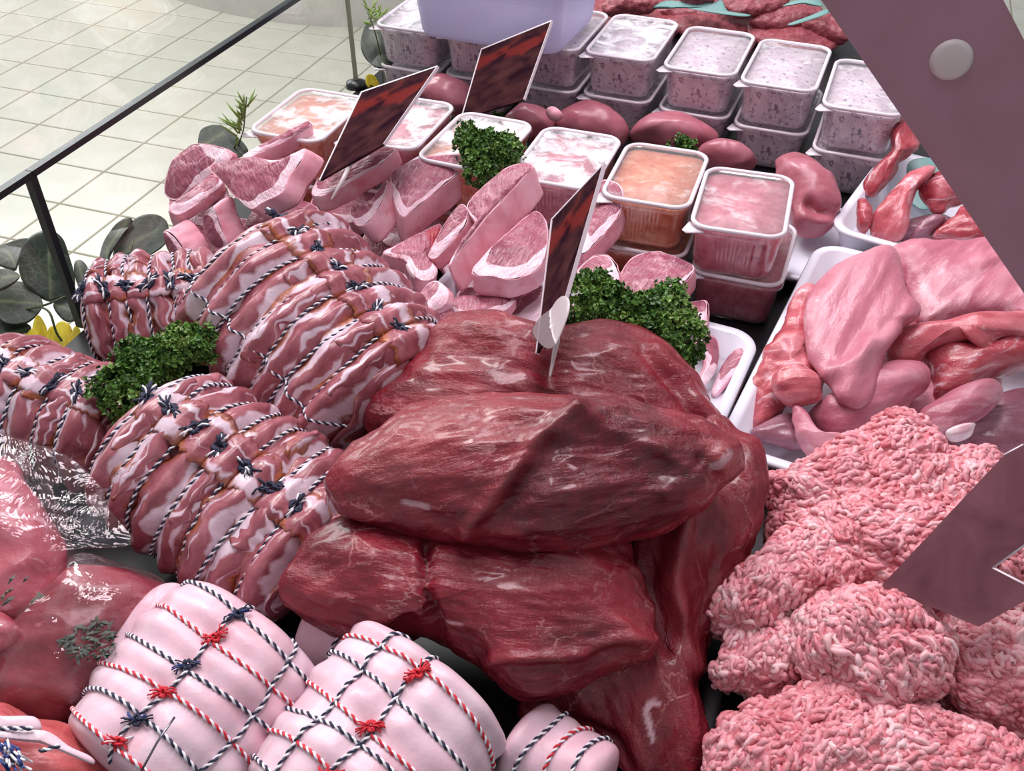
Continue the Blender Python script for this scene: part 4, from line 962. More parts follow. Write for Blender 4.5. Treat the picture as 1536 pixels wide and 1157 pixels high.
bag('pink bagged meat lying lowest by the red tied joint', [([(-50, 930), (0, 920), (32, 945), (35, 965), (0, 985), (-50, 1000)], .10, .02)], [(-55, 925), (0, 915), (36, 940), (38, 970), (0, 990), (-55, 1005)])

# ------------------------------------------------------------------ mince
def mince():
    Zm = lambda pts: zp(1036, 620, 2.154, pts)
    lumps = [  # outline, height, tilt, up, down, flow direction in pixels
        (Zm([(240, 230), (290, 200), (400, 130), (520, 70), (640, 5), (700, 0), (790, 50), (850, 115), (960, 125), (1000, 160), (1120, 250), (1150, 420), (1150, 600), (900, 680), (640, 640), (420, 560), (250, 400), (270, 320)]), .085, .55, .045, .06, (.8, -.35)),
        (Zm([(60, 655), (130, 590), (180, 520), (260, 420), (350, 350), (480, 380), (560, 480), (520, 560), (400, 600), (330, 640), (250, 700), (190, 735), (120, 700)]), .075, .65, .034, .05, (.6, -.7)),
        (Zm([(50, 840), (80, 790), (140, 720), (240, 690), (330, 680), (400, 760), (400, 860), (330, 900), (230, 925), (150, 890), (100, 895), (60, 870)]), .05, .65, .03, .045, (.35, .9)),
        (Zm([(320, 670), (380, 610), (520, 560), (700, 600), (830, 680), (880, 780), (860, 860), (780, 920), (680, 955), (580, 940), (480, 880), (400, 840), (330, 760)]), .09, .6, .042, .05, (.75, .55)),
        (Zm([(780, 660), (950, 620), (1120, 600), (1200, 800), (1180, 1080), (1060, 1060), (940, 1000), (820, 930), (760, 840)]), .07, .5, .035, .06, (.7, .6)),
        (Zm([(20, 1150), (80, 1020), (180, 940), (300, 905), (420, 860), (480, 870), (560, 940), (760, 960), (940, 1020), (1120, 1120), (1200, 1300), (700, 1420), (200, 1380), (0, 1260)]), .06, .5, .035, .055, (.9, -.3)),
        (Zm([(420, 330), (600, 300), (800, 330), (1000, 420), (1050, 600), (800, 660), (560, 600), (430, 480)]), .09, .5, .04, .05, (.8, .3)),
    ]
    parts = []; qs = []; rn = []
    rg = np.random.default_rng(21)
    for out, h, k, Tu, Td, fl_ in lumps:
        p = pebble(out, h, k=k, Tu=Tu, Td=Td, na=150, nr=34, noise=((.012, 13, 1), (-.007, 26, -1), (.004, 50, 1), (.0025, 80, 1)), fib=fl_, floor=.006)
        V, F = p['V'], p['F']; parts.append((V, F)); qs.append(p['q']); rn.append(np.full(len(V), .12))
        Q = np.array([f for f in F if len(f) == 4]); N = vnormals(V, F)
        c = V[Q].mean(1); fn = np.cross(V[Q[:, 2]] - V[Q[:, 0]], V[Q[:, 3]] - V[Q[:, 1]]); ar = np.linalg.norm(fn, axis=1); fn = nrm(fn)
        pxc = proj(c); vis = ((fn * nrm(CAM - c)).sum(1) > -.25) & (pxc[:, 0] < 1600) & (pxc[:, 1] < 1215)
        w = ar * vis; cnt = int(w.sum() / 2 / (.0052 * .017) * 7.0); idx = rg.choice(len(Q), cnt, p=w / w.sum())
        b = rg.random((cnt, 2))
        v0, v1, v2, v3 = (V[Q[idx, i]] for i in range(4))
        pos = (v0 * (1 - b[:, :1]) + v1 * b[:, :1]) * (1 - b[:, 1:]) + (v3 * (1 - b[:, :1]) + v2 * b[:, :1]) * b[:, 1:]
        nn_ = nrm(N[Q[idx, 0]] + rg.normal(0, .12, (cnt, 3)))
        fv = RT * fl_[0] - UP * fl_[1]
        swirl = pn(pos * 11 + 3.3) * 2.0 + pn(pos * 30) * .8 + rg.normal(0, .55, cnt)
        t1 = nrm(fv - nn_ * (nn_ @ fv)[:, None]); t2 = np.cross(nn_, t1)
        d = t1 * np.cos(swirl)[:, None] + t2 * np.sin(swirl)[:, None]; e = np.cross(nn_, d)
        L = rg.uniform(.006, .019, cnt); R_ = rg.uniform(.0016, .0027, cnt); K = 7; SD = 6
        t = np.linspace(-1, 1, K); bend = rg.normal(0, .25, cnt); lift = rg.normal(-.0002, .0011, cnt)
        zc = -.28 * (L[:, None] * t ** 2) * rg.uniform(.3, 1.1, (cnt, 1))
        wig = rg.normal(0, .0007, (cnt, K))
        path = pos[:, None] + d[:, None] * (L[:, None] * .5 * t)[..., None] + e[:, None] * (L[:, None] * .5 * bend[:, None] * (t ** 2 - .4) + wig)[..., None] + nn_[:, None] * (lift[:, None] + zc)[..., None]
        taper = np.array([.25, .8, 1, 1.05, 1, .8, .25]); rad = R_[:, None] * taper * (1 + rg.normal(0, .08, (cnt, K)))
        a = np.arange(SD) * 2 * math.pi / SD
        ring = e[:, None, None] * (np.cos(a)[None, None, :, None]) + nn_[:, None, None] * (np.sin(a)[None, None, :, None])
        Vs = (path[:, :, None] + ring * rad[:, :, None, None]).reshape(-1, 3)
        Fo = np.array(grid_faces(K, SD, True)); Fs = (Fo[None] + (np.arange(cnt) * K * SD)[:, None, None]).reshape(-1, 4)
        parts.append((Vs, Fs)); qs.append(Vs - p['P0']); rn.append(np.repeat(np.clip(rg.normal(.46, .2, cnt) + .45 * pn(pos * 28) + .25 * pn(pos * 70), 0, 1), K * SD))
    Vall, o, Fq, Ft = [], 0, [], []
    for V, F in parts:
        Vall.append(V)
        if isinstance(F, list):
            Fq += [tuple(i + o for i in f) for f in F]
        else: Fq += (F + o).tolist()
        o += len(V)
    ob = mk('minced_meat', np.concatenate(Vall), Fq, M['mince'], attrs={'q': np.concatenate(qs), 'rnd': np.concatenate(rn)})
    tag(ob, 'heap of pink minced meat in short strands with dark ticket in it', 'minced meat', kind='stuff')
mince()

# ------------------------------------------------------------------ poultry pieces on the white tray
PG = 'poultry pieces on the white tray'
CN = ((.005, 16, .6), (-.005, 34, -.5), (.0018, 70, .5), (.0008, 130, .3))
def pl(mat, label, out, h, name='poultry_piece', cat='poultry', **kw):
    kw.setdefault('noise', CN); kw.setdefault('na', 110); kw.setdefault('nr', 24); kw.setdefault('Td', .02)
    return lump(name, mat, label, cat, out, h, PG, **kw)
pl('dark_offal', 'dark purplish poultry piece behind the minced meat', [(1410, 640), (1480, 600), (1545, 590), (1570, 650), (1560, 700), (1480, 700), (1430, 675)], .035, k=.5, Tu=.02)
pl('chicken_red', 'ragged red trimmings along the left rim of the poultry tray', [(1119, 582), (1140, 545), (1165, 500), (1185, 462), (1215, 432), (1228, 470), (1215, 520), (1240, 560), (1232, 600), (1190, 608), (1168, 625), (1132, 645), (1122, 612)], .05, k=.5, Tu=.022, c=(1180, 560), noise=((.009, 26, 1), (.004, 60, 1), (.0015, 130, 1)))
pl('chicken', 'small pale poultry strip curling over the near tray rim', [(1188, 612), (1208, 615), (1236, 650), (1275, 662), (1262, 690), (1218, 686), (1196, 655)], .05, k=.5, Tu=.012)
pl('dark_offal', 'translucent dark piece at the near left tray corner', [(1128, 650), (1150, 635), (1188, 625), (1208, 660), (1200, 672), (1150, 662)], .03, k=.5, Tu=.01)
pl('chicken', 'smooth curved breast piece between the flat slice and the mince', [(1208, 622), (1236, 598), (1290, 600), (1310, 560), (1345, 545), (1385, 550), (1394, 575), (1372, 598), (1345, 625), (1285, 662), (1236, 662)], .05, k=.45, Tu=.03, c=(1300, 612))
pl('chicken', 'rounded drumstick-like piece with a white end', [(1378, 632), (1405, 606), (1450, 582), (1490, 574), (1500, 592), (1478, 618), (1430, 642), (1395, 655)], .065, k=.5, Tu=.024)
pl('bone_meat', 'red bone-in piece with a squared bone end', [(1383, 540), (1392, 522), (1420, 518), (1460, 520), (1500, 512), (1545, 500), (1560, 540), (1500, 562), (1465, 580), (1435, 600), (1400, 605), (1392, 580)], .06, k=.5, Tu=.03, noise=((.006, 24, .6), (.003, 60, .6)))
pl('chicken_red', 'fringed pink edge piece above the bone-in piece', [(1335, 520), (1345, 500), (1385, 488), (1440, 478), (1500, 468), (1555, 470), (1560, 505), (1500, 510), (1490, 535), (1468, 530), (1460, 510), (1400, 518), (1365, 542), (1340, 538)], .085, k=.5, Tu=.016, c=(1430, 500), noise=((.006, 26, .6), (.003, 60, .6)))
pl('chicken', 'broad smooth breast slice lying under the support arm', [(1340, 376), (1380, 362), (1440, 364), (1500, 360), (1560, 385), (1590, 450), (1560, 490), (1510, 478), (1460, 474), (1420, 478), (1385, 490), (1372, 460), (1355, 420)], .085, k=.25, Tu=.016, fib=(1, -.9), pu=5)
pl('chicken', 'pale flat angular slice resting on the tray heap', [(1334, 372), (1352, 400), (1366, 442), (1384, 458), (1380, 480), (1348, 496), (1330, 530), (1314, 590), (1292, 612), (1268, 604), (1236, 566), (1208, 530), (1204, 485), (1214, 445), (1246, 408), (1288, 384)], .095, k=.3, Tu=.013, Td=.012, pu=5, fib=(.6, -1), feats=[([(1345, 496), (1290, 540), (1245, 560)], .007, 12), ([(1300, 520), (1270, 590)], .008, 14)], noise=((.004, 16, .4), (-.003, 34, -.3), (.0015, 60, .2), (.0006, 150, .2)))
pl('chicken_red', 'chunky red-pink trimming below the flat slice', [(1158, 570), (1172, 548), (1205, 545), (1235, 575), (1230, 600), (1190, 610), (1166, 596)], .07, k=.5, Tu=.016)
pl('bone', 'small white gristle tip on the rounded piece', [(1418, 648), (1440, 636), (1466, 632), (1468, 645), (1448, 656), (1425, 658)], .075, k=.5, Tu=.008, na=40, nr=10)

pl('chicken', 'poultry piece at the tray bottom under the bone-in piece', [(1300, 560), (1360, 520), (1440, 540), (1500, 560), (1480, 640), (1380, 660), (1310, 640)], .03, k=.3, Tu=.018)
pl('chicken_red', 'poultry piece at the tray bottom along the far rim', [(1250, 400), (1320, 380), (1420, 380), (1500, 420), (1500, 520), (1400, 540), (1280, 520), (1230, 460)], .04, k=.2, Tu=.025)

# ------------------------------------------------------------------ bony red meat on the far tray
BG = 'red bony meats on the far tray'
ZT = lambda pts: zp(1100, 170, 3.507, pts)
def bm(label, out, h, mat='bone_meat', **kw):
    kw.setdefault('noise', ((.006, 24, .6), (.003, 60, .5), (.001, 130, .5))); kw.setdefault('na', 90); kw.setdefault('nr', 20)
    return lump('meat_piece', mat, label, 'meat piece', out, h, BG, k=kw.pop('k', .5), Tu=kw.pop('Tu', .016), Td=kw.pop('Td', .016), **kw)
bm('shaded red meat lying under the other bony pieces', ZT([(720, 620), (900, 560), (1050, 530), (1250, 600), (1380, 640), (1400, 680), (1240, 690), (1000, 670), (800, 650)]), .03, mat='dark_offal')
bm('long red meat strip with a white cut end, sticking up highest', ZT([(668, 400), (690, 340), (760, 270), (830, 200), (840, 110), (870, 50), (905, 20), (950, 60), (990, 160), (960, 210), (900, 230), (870, 300), (800, 380), (740, 440), (690, 440)]), .075, c=ZT([(845, 235)])[0], fib=(.5, -1))
bm('bright red lump against the tray wall', ZT([(640, 520), (650, 460), (700, 445), (735, 500), (730, 580), (690, 635), (650, 600)]), .055)
bm('ridged pink meat strip running down to the tray edge', ZT([(720, 560), (800, 470), (880, 360), (950, 300), (1060, 290), (1010, 350), (960, 400), (920, 500), (910, 600), (880, 660), (790, 655), (720, 625)]), .065, mat='chicken_red', fib=(.5, -1))
bm('deep red meat chunk beside the teal leaf', ZT([(985, 385), (1060, 340), (1130, 320), (1200, 400), (1230, 460), (1150, 500), (1110, 540), (1040, 520), (1010, 450)]), .07)
bm('red meat with grey membrane along the near tray rim', ZT([(1060, 620), (1150, 560), (1200, 490), (1280, 530), (1340, 620), (1370, 680), (1240, 690), (1120, 670), (1050, 660)]), .055)
bm('pale membrane covered piece between the red strips', ZT([(930, 630), (980, 570), (1060, 540), (1130, 560), (1080, 620), (1000, 670), (940, 670)]), .05, mat='dark_offal')
lump('teal_sheet', 'teal_sheet', 'teal plastic sheet under red bony meat pieces', 'sheet', ZT([(915, 270), (1000, 235), (1110, 260), (1110, 420), (1020, 505), (960, 490), (930, 440)]), .045, k=.4, Tu=.0008, Td=.0008, na=50, nr=10, noise=((.004, 20, 1),))

# ------------------------------------------------------------------ liver and kidney pieces between the tub rows
LG = 'smooth liver pieces between the tub rows'
ZL = lambda pts: zp(760, 0, 3.84, pts)
LN = ((.006, 14, 1), (-.006, 28, -.6), (.0012, 60, 1))
for lab, o_, h in (('liver piece with a fleshy pink tip by the dark ticket', ZL([(-10, 700), (60, 640), (160, 625), (250, 650), (290, 700), (240, 780), (100, 790), (10, 760)]), .045),
                   ('large smooth liver piece behind the frosted pink tub', ZL([(280, 700), (350, 640), (450, 610), (560, 640), (660, 700), (705, 770), (640, 830), (480, 800), (330, 760)]), .045),
                   ('broad liver lobe behind the orange tub', ZL([(720, 780), (790, 700), (900, 672), (1040, 685), (1160, 740), (1220, 800), (1160, 850), (980, 850), (820, 810)]), .045),
                   ('rounded liver lobe directly behind the pink tub stack', ZL([(1090, 880), (1160, 830), (1260, 822), (1370, 850), (1440, 910), (1400, 970), (1250, 980), (1120, 930)]), .045),
                   ('dark purple liver slab behind the tilted ticket', zp(540, 0, 4.042, [(330, 580), (380, 500), (460, 470), (560, 500), (660, 560), (640, 660), (560, 680), (420, 640)]), .045)):
    lump('liver_piece', 'liver', lab, 'liver', o_, h, LG, k=.45, Tu=.028, Td=.03, na=90, nr=22, noise=LN, fib=(1, .3))
lump('liver_piece', 'liver', 'folded liver piece hanging beside the pink tub, on a dish', 'liver', zp(1100, 170, 3.507, [(230, 250), (300, 222), (380, 240), (470, 300), (545, 400), (555, 500), (500, 600), (420, 630), (320, 610), (270, 480), (230, 360)]), .06, LG, k=.5, Tu=.03, Td=.035, na=100, nr=24, noise=LN, feats=[(zp(1100, 170, 3.507, [(400, 470), (440, 520), (500, 520)]), -.012, 9), (zp(1100, 170, 3.507, [(380, 540), (480, 560)]), .006, 10)])
lump('fat_scrap', 'rind', 'small pale fat scrap on a liver piece', 'fat scrap', ZL([(228, 640), (260, 622), (300, 640), (322, 670), (290, 690), (250, 680)]), .08, None, k=.5, Tu=.008, Td=.008, na=40, nr=10)

# ------------------------------------------------------------------ burgers with teal sheets behind the back row
ZBu = lambda pts: zp(880, 0, 4.042, pts)
UG = 'minced burgers behind the back row of tubs'
for i_, (lab, x_, y_) in enumerate((('flat burger laid behind the white-patched tub', 935, 14), ('flat burger laid behind the middle grey tubs', 1060, 24), ('flat burger laid beside the support arm', 1190, 44), ('flat burger at the far row by the lilac box', 960, -40), ('flat burger at the far row under the pale teal tip', 1110, -28))):
    lump('burger', 'burger', lab, 'burger', [(x_ + 78 * math.cos(a), y_ + 34 * math.sin(a) + .12 * 78 * math.cos(a)) for a in np.linspace(0, 6.28, 13)[:-1]], .022, UG, k=.1, Tu=.018, Td=.018, na=80, nr=16, noise=((.003, 40, 1), (.002, 110, 1)), pu=3)
for lab, o_, h in (('low burger under the teal sheets', ZBu([(400, 80), (560, 10), (800, 60), (1000, 90), (900, 150), (640, 130), (450, 100)]), .03),
                   ('burger at the far end next to the lilac box', ZBu([(90, 40), (140, -10), (260, -40), (400, -30), (440, 20), (380, 60), (240, 60), (130, 80)]), .06),
                   ('burger resting on the broad teal sheet', ZBu([(560, -20), (660, -50), (760, -30), (770, 0), (690, 14), (600, 8)]), .075),
                   ('big round burger before the pale teal leaf', ZBu([(800, 20), (860, -40), (1000, -60), (1180, -50), (1230, 0), (1180, 50), (1060, 80), (930, 95), (850, 70)]), .065),
                   ('burger below the big round burger', ZBu([(990, 140), (1040, 100), (1180, 50), (1330, 50), (1430, 60), (1420, 110), (1260, 160), (1100, 170)]), .045),
                   ('burger tucked beneath the support arm', ZBu([(1300, 150), (1400, 110), (1500, 110), (1600, 200), (1560, 250), (1420, 210)]), .04)):
    lump('burger', 'burger', lab, 'burger', o_, h, UG, k=.35, Tu=.016, Td=.018, na=90, nr=20, noise=((.003, 40, 1), (.002, 110, 1)), pu=3)
for lab, o_, h in (('broad teal separator sheet between burgers', ZBu([(400, 50), (500, 5), (760, 20), (820, 0), (860, 70), (1000, 92), (940, 100), (760, 78), (480, 32)]), .062),
                   ('narrow green separator sheet edge by the support arm', ZBu([(1225, 145), (1350, 95), (1450, 55), (1460, 82), (1360, 120), (1250, 152)]), .065),
                   ('pale teal separator sheet tip above the big burger', ZBu([(1180, 42), (1240, 10), (1380, -10), (1430, 38), (1320, 20), (1230, 32)]), .08)):
    lump('separator_sheet', 'teal_sheet', lab, 'sheet', o_, h, None, k=.5, Tu=.001, Td=.001, na=60, nr=8, noise=((.002, 20, 1),))

# ------------------------------------------------------------------ parsley
def parsley(label, out, h, n, seed, T=.02, k=.5, bright=.58, light=()):
    rg = np.random.default_rng(seed); p = pebble(out, h, k=k, Tu=T, Td=.012, na=60, nr=14, noise=((.008, 40, 1), (.004, 90, 1)))
    V, F = p['V'], p['F']; N = vnormals(V, F); keep = np.where(p['top'] > .5)[0]
    t = thing('parsley', np.array([p['P0'][0], p['P0'][1], p['P0'][2] - .015]), label, 'parsley', 'curly parsley garnish')
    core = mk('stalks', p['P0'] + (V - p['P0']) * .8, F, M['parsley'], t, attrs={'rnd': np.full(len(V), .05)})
    parts = []; rn = []; m = 11
    # even over the area of the clump: sample random points in the outline
    n = int(n * 2.4); w = p['s'][keep] + .02; idx = rg.choice(keep, n, p=w / w.sum())
    for i in idx:
        c = V[i] + rg.normal(0, .003, 3); nn_ = nrm(N[i] + rg.normal(0, .55, 3)); u = nrm(np.cross(nn_, rg.normal(size=3))); v = np.cross(nn_, u); R_ = rg.uniform(.0022, .0042); ph = rg.uniform(0, 6.28)
        a = np.arange(m) * 2 * math.pi / m
        ruf = .45 * R_ * np.sin(a * 4 + ph) + rg.normal(0, .12 * R_, m)
        r2 = R_ * (1 + .3 * np.sin(a * 3 + ph) + rg.normal(0, .15, m))
        inner = c + (R_ * .45 * np.cos(a))[:, None] * u + (R_ * .45 * np.sin(a))[:, None] * v + nn_ * R_ * .45 + nn_ * (ruf * .3)[:, None]
        outer = c + (r2 * np.cos(a))[:, None] * u + (r2 * np.sin(a))[:, None] * v + nn_ * (R_ * .55 + ruf)[:, None]
        Vv = np.concatenate([(c + nn_ * R_ * .2)[None], inner, outer]); parts.append((Vv, [(0, 1 + (j + 1) % m, 1 + j) for j in range(m)] + grid_faces(2, m, True, 1)))
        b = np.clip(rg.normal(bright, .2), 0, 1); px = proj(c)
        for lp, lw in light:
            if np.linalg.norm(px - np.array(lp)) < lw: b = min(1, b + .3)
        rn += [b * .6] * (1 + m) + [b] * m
    Vv, Fv = join(parts); o = mk('leaflets', Vv, Fv, M['parsley'], t, smooth_=False, attrs={'rnd': rn}); o['kind'] = 'stuff'
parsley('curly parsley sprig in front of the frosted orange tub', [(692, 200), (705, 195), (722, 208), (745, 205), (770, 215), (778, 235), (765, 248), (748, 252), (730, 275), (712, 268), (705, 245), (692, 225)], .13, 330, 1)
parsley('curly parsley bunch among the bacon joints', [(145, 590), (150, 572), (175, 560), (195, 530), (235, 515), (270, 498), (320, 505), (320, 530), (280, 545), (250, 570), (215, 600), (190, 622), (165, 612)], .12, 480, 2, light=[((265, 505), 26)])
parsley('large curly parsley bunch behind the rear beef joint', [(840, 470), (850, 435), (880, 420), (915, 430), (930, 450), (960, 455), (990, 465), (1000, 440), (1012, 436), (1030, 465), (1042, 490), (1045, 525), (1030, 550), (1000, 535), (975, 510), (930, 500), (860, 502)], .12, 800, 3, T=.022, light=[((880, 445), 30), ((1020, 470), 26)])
parsley('tiny parsley bit on the liver behind the orange tub', ZL([(960, 840), (1000, 810), (1050, 830), (1080, 855), (1020, 860)]), .08, 30, 4, T=.006)
parsley('tiny parsley bit at the foot of the dark ticket', zp(540, 0, 4.042, [(800, 720), (840, 690), (880, 715), (850, 745)]), .08, 24, 5, T=.006)

# ------------------------------------------------------------------ price tickets
def solve_plane(pts, t0):
    """normal for which the pixel corner opens at a right angle, leaning least from the view"""
    c = D(*np.mean(pts, 0), t0); best = None; vc = nrm(CAM - c)
    for az in np.linspace(-1.2, 1.2, 61):
        for el in np.linspace(-1.2, 1.2, 61):
            n = nrm(vc + RT * math.tan(az) + UP * math.tan(el)); q = [on_plane(x, y, c, n) for x, y in pts]
            e = abs(nrm(q[1] - q[0]) @ nrm(q[2] - q[0])); s = e * 6 + (1 - n @ vc)
            if best is None or s < best[0]: best = (s, n, c)
    return best[1], best[2]
def ticket(label, tl, tr, bl, t0, br=None, mat='ticket_black', th=.0012, rim=.0022, stake=None, clip=None):
    n, c = solve_plane([tl, tr, bl], t0); a, b, d = (on_plane(x, y, c, n) for x, y in (tl, tr, bl))
    u, v = b - a, d - a; v = v - u * ((v @ u) / (u @ u)) * .0; kk = (on_plane(*br, c, n) - (a + u + v)) if br else np.zeros(3)
    t = thing('price_ticket', d, label, 'price ticket', 'dark price tickets')
    def slab(uu0, uu1, vv0, vv1, z0, z1):
        P = [a + u * x + v * y + kk * x * y for x, y in ((uu0, vv0), (uu1, vv0), (uu1, vv1), (uu0, vv1))]
        return np.array([p + n * z1 for p in P] + [p + n * z0 for p in P]), [(3, 2, 1, 0), (4, 5, 6, 7), (0, 1, 5, 4), (1, 2, 6, 5), (2, 3, 7, 6), (3, 0, 4, 7)]
    ru, rv = rim / np.linalg.norm(u), rim / np.linalg.norm(v)
    V, F = slab(ru, 1 - ru * .4, rv, 1, -th, th)
    mk('face_plate', V, F, M['ticket_banded'], t, smooth_=False, attrs={'q': np.array([(x, y, 0) for _ in (0, 1) for x, y in ((0, 0), (1, 0), (1, 1), (0, 1))])})
    V, F = join([slab(0, 1, 0, rv, -th * 1.3, th * 1.6), slab(0, ru, rv, 1, -th * 1.3, th * 1.6), slab(1 - ru * .4, 1, rv, 1, -th * 1.3, th * 1.6)])
    mk('edge_frame', V, F, M['ticket_edge'], t, smooth_=False)
    foot = a + u * .3 + v * 1.0
    low = foot + nrm(v) * .035
    mk('stake', *tube([a + u * .3 + v * .8 - n * .003, foot - n * .003, low], [.0025, .0025, .001], 8), M['pin_clear'], t)
    if clip:
        p = pebble(clip, 0, n=n, Tu=.002, Td=.002, na=36, nr=8, noise=()); sh = on_plane(*p['c'], c + n * .004, n) - p['P0']
        mk('clip', p['V'] + sh, p['F'], M['pin_clear'], t, attrs={'q': p['q']})
    return t
def t_at(px, h): return (Z(*px, h) - CAM) @ FW
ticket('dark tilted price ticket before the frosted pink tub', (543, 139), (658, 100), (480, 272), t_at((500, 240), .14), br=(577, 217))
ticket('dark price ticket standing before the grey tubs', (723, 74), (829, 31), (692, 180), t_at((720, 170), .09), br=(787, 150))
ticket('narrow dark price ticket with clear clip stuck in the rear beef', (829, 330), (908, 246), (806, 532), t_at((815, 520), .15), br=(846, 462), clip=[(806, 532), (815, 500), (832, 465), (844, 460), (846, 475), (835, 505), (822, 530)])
# larger notched ticket in the mince
tm = t_at((1440, 900), .13)
outl = [(1322, 880), (1506, 684), (1536, 668), (1620, 640), (1700, 790), (1560, 800), (1487, 852), (1560, 890), (1548, 896), (1468, 940)]
nm = nrm(nrm(CAM - D(1440, 860, tm)) + ZUP * .1 - RT * .25); c0 = D(1400, 900, tm)
Q = np.array([on_plane(x, y, c0, nm) for x, y in outl]); k = len(Q)
Vt = np.concatenate([Q + nm * .0015, Q - nm * .0015])
o = thing('price_ticket', c0, 'large mauve notched price ticket pushed into the minced meat', 'price ticket', 'dark price tickets')
mk('notched_plate', Vt, [tuple(range(k))[::-1], tuple(range(k, 2 * k))] + [(i, (i + 1) % k, (i + 1) % k + k, i + k) for i in range(k)], M['ticket_mauve'], o, smooth_=False)
for i, j in ((1, 2), (6, 7), (5, 6)): mk('polished_edge', *tube([Q[i], Q[j]], .0013, 6), M['ticket_edge'], o)

# ------------------------------------------------------------------ foliage by the glass
LO = .035                                                    # how far below the traced height a branch hangs outside the glass
def leaf(parent, out, h, rib, k=.5, bend=.006, n=None):
    p = pebble(out, h - LO, k=k, Tu=.0006, Td=.0006, na=60, nr=12, noise=((bend, 18, 1),), n=n, floor=-.5)
    r = np.exp(-(poly_dist(p['px'], rib) / 2.2) ** 2) * .8
    mk('leaf', p['V'], p['F'], M['leaf'], parent, attrs={'q': p['q'], 'rib': r})
def twig(parent, pts, r=.0013): mk('twig', *tube(catmull([Z(a, b, c - LO) for a, b, c in pts], 14, False), r, 6), M['stem_green'], parent)
ZG = lambda pts: zp(0, 300, 4.45, pts)
eu = thing('eucalyptus_branch', Z(75, 480, .0), 'eucalyptus branch with big round dark green leaves outside the corner glass joint', 'branch')
twig(eu, [(-10, 470, .03), (60, 460, .045), (110, 440, .05), (150, 430, .05)])
twig(eu, [(60, 460, .045), (75, 470, .05), (85, 500, .03), (100, 520, .01)])
leaf(eu, ZG([(340, 670), (250, 620), (160, 540), (130, 440), (150, 340), (220, 250), (320, 212), (400, 250), (450, 340), (490, 470), (495, 590), (430, 640)]), .07, ZG([(345, 670), (330, 480), (325, 300)]), n=nrm(CAM - Z(75, 400, .07)) + ZUP * .2)
leaf(eu, ZG([(100, 470), (20, 450), (-80, 400), (-60, 330), (40, 290), (150, 262), (210, 275), (150, 350), (125, 430)]), .06, ZG([(110, 450), (60, 360), (20, 330)]))
leaf(eu, ZG([(130, 510), (60, 570), (-40, 600), (-80, 520), (-20, 465), (60, 465)]), .085, ZG([(130, 510), (20, 520)]))
leaf(eu, ZG([(290, 700), (240, 780), (160, 830), (40, 830), (-40, 740), (-20, 620), (80, 550), (190, 560), (260, 630)]), .045, ZG([(290, 700), (120, 690), (0, 680)]))
leaf(eu, ZG([(360, 700), (420, 650), (500, 610), (550, 680), (560, 760), (480, 810), (420, 790)]), .03, ZG([(360, 700), (460, 730), (540, 770)]))
leaf(eu, ZG([(500, 430), (540, 405), (590, 470), (612, 560), (600, 640), (560, 690), (520, 600)]), .045, ZG([(520, 410), (560, 560)]))
leaf(eu, ZG([(200, 850), (160, 960), (60, 1000), (-40, 960), (-40, 830), (60, 800)]), .02, ZG([(190, 860), (40, 900)]))
LO = .05
eu2 = thing('eucalyptus_branch', Z(200, 430, .0), 'eucalyptus branch with two folded dark leaves behind the upright bacon joint', 'branch')
twig(eu2, [(135, 460, .02), (165, 425, .04), (190, 400, .06), (200, 360, .08)])
leaf(eu2, ZG([(700, 540), (660, 460), (665, 360), (700, 260), (770, 170), (850, 128), (875, 150), (820, 250), (760, 340), (715, 440)]), .06, ZG([(700, 520), (720, 330), (850, 140)]))
leaf(eu2, ZG([(750, 370), (800, 260), (870, 160), (960, 110), (1060, 105), (1120, 150), (1130, 250), (1080, 320), (960, 400), (900, 470), (800, 440)]), .055, ZG([(780, 420), (900, 280), (1050, 200)]))
leaf(eu2, ZG([(700, 500), (712, 430), (740, 400), (775, 440), (780, 490), (740, 530)]), .06, ZG([(740, 400), (740, 520)]))
LO = 0
eu3 = thing('eucalyptus_branch', Z(350, 215, .0), 'dark leaf and thin green sprig behind the hooked pork chop', 'branch')
leaf(eu3, [(300, 225), (299, 200), (310, 190), (330, 188), (350, 200), (372, 228), (340, 240)], .10, [(305, 220), (335, 200)])
twig(eu3, [(355, 225, .09), (365, 195, .12), (368, 165, .15), (370, 145, .165)], .0009)
rg = np.random.default_rng(5); parts = []
for k in range(26):
    f = rg.random(); p = Z(352 + 18 * f + rg.normal(0, 2), 228 - 72 * f, .09 + .065 * f); d = nrm(np.array([rg.normal(), rg.normal() * .4, 1.1])); L = rg.uniform(.012, .03)
    parts.append(tube([p, p + d * L * .6, p + d * L], [.0011, .0014, .0003], 5))
mk('sprig_needles', *join(parts), M['parsley'], eu3, attrs={'rnd': np.full(sum(len(a) for a, _ in parts), .85)})
eu4 = thing('eucalyptus_branch', Z(575, 120, .0), 'hanging dark leaf beside the end grey tub at the far glass joint', 'branch')
leaf(eu4, zp(380, 0, 3.84, [(650, 140), (720, 120), (800, 160), (830, 260), (810, 360), (760, 395), (690, 380), (640, 320), (620, 230)]), .08, zp(380, 0, 3.84, [(690, 130), (750, 390)]))
parts = []
for k in range(22):
    p = Z(*zp(380, 0, 3.84, [(660 + rg.uniform(0, 90), 60 + rg.uniform(0, 90))])[0], .12); d = nrm(np.array([rg.normal(), rg.normal() * .4, .9])); L = rg.uniform(.01, .03); parts.append(tube([p, p + d * L * .6, p + d * L], [.001, .0016, .0003], 5))
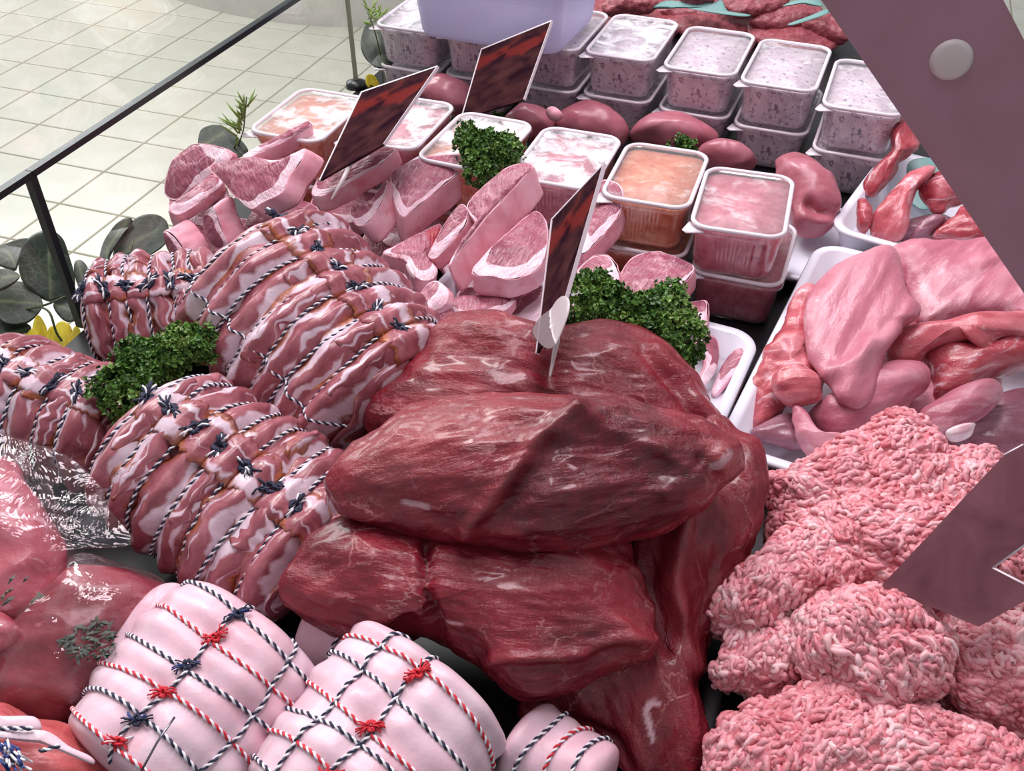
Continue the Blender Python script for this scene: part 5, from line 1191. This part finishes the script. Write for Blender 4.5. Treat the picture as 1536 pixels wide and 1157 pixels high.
mk('sprig_needles', *join(parts), M['parsley'], eu4, attrs={'rnd': np.full(sum(len(a) for a, _ in parts), .95)})
twig(eu4, [(575, 130, .01), (572, 90, .06), (560, 40, .12), (548, 12, .14)], .0009)
def petals(root, polys, h):
    for o_, dh in polys:
        p = pebble(o_, h + dh, k=.75, Tu=.0007, Td=.0007, na=40, nr=9, noise=((.003, 30, 1),), fib=(0, 1), floor=-.5); mk('petal', p['V'], p['F'], M['petal'], root, attrs={'q': p['q']})
fw_ = thing('yellow_flower', Z(70, 535, 0), 'bright yellow flower with long petals behind the tied bacon joint', 'flower')
petals(fw_, [(ZG([(60, 1060), (90, 980), (120, 910), (200, 900), (260, 960), (250, 1060), (150, 1090)]), -.004), (ZG([(220, 1000), (210, 880), (230, 800), (255, 770), (300, 820), (325, 900), (310, 1000), (270, 1050)]), .004), (ZG([(300, 1020), (310, 930), (345, 850), (375, 880), (370, 980), (350, 1040)]), .0), (ZG([(345, 1020), (350, 900), (375, 830), (420, 812), (465, 850), (470, 930), (430, 1010), (390, 1050)]), .005), (ZG([(445, 1020), (470, 920), (505, 845), (540, 880), (555, 980), (530, 1060), (470, 1060)]), .002), (ZG([(140, 1040), (160, 930), (210, 860), (260, 900), (250, 1010), (200, 1050)]), .001), (ZG([(-30, 1080), (0, 1000), (60, 985), (80, 1010), (60, 1060), (0, 1100)]), -.006)], -.02)
mk('flower_stem', *tube([Z(70, 545, -.08), Z(70, 535, -.045), Z(70, 525, -.02)], .0025, 8), M['stem_green'], fw_)
fw2 = thing('yellow_flower', Z(558, 128, 0), 'small yellow petal flower at the far glass joint foot', 'flower')
petals(fw2, [(zp(380, 0, 3.84, [(655, 440), (690, 435), (715, 465), (720, 490), (690, 500), (660, 495)]), 0), (zp(380, 0, 3.84, [(690, 470), (715, 470), (722, 495), (700, 502)]), .003)], .02)
mk('flower_stem', *tube([Z(558, 130, .001), Z(558, 130, .012), Z(556, 128, .02)], .0015, 6), M['stem_green'], fw2)

for o in bpy.data.objects:
    if '_o' in o.keys(): del o['_o']
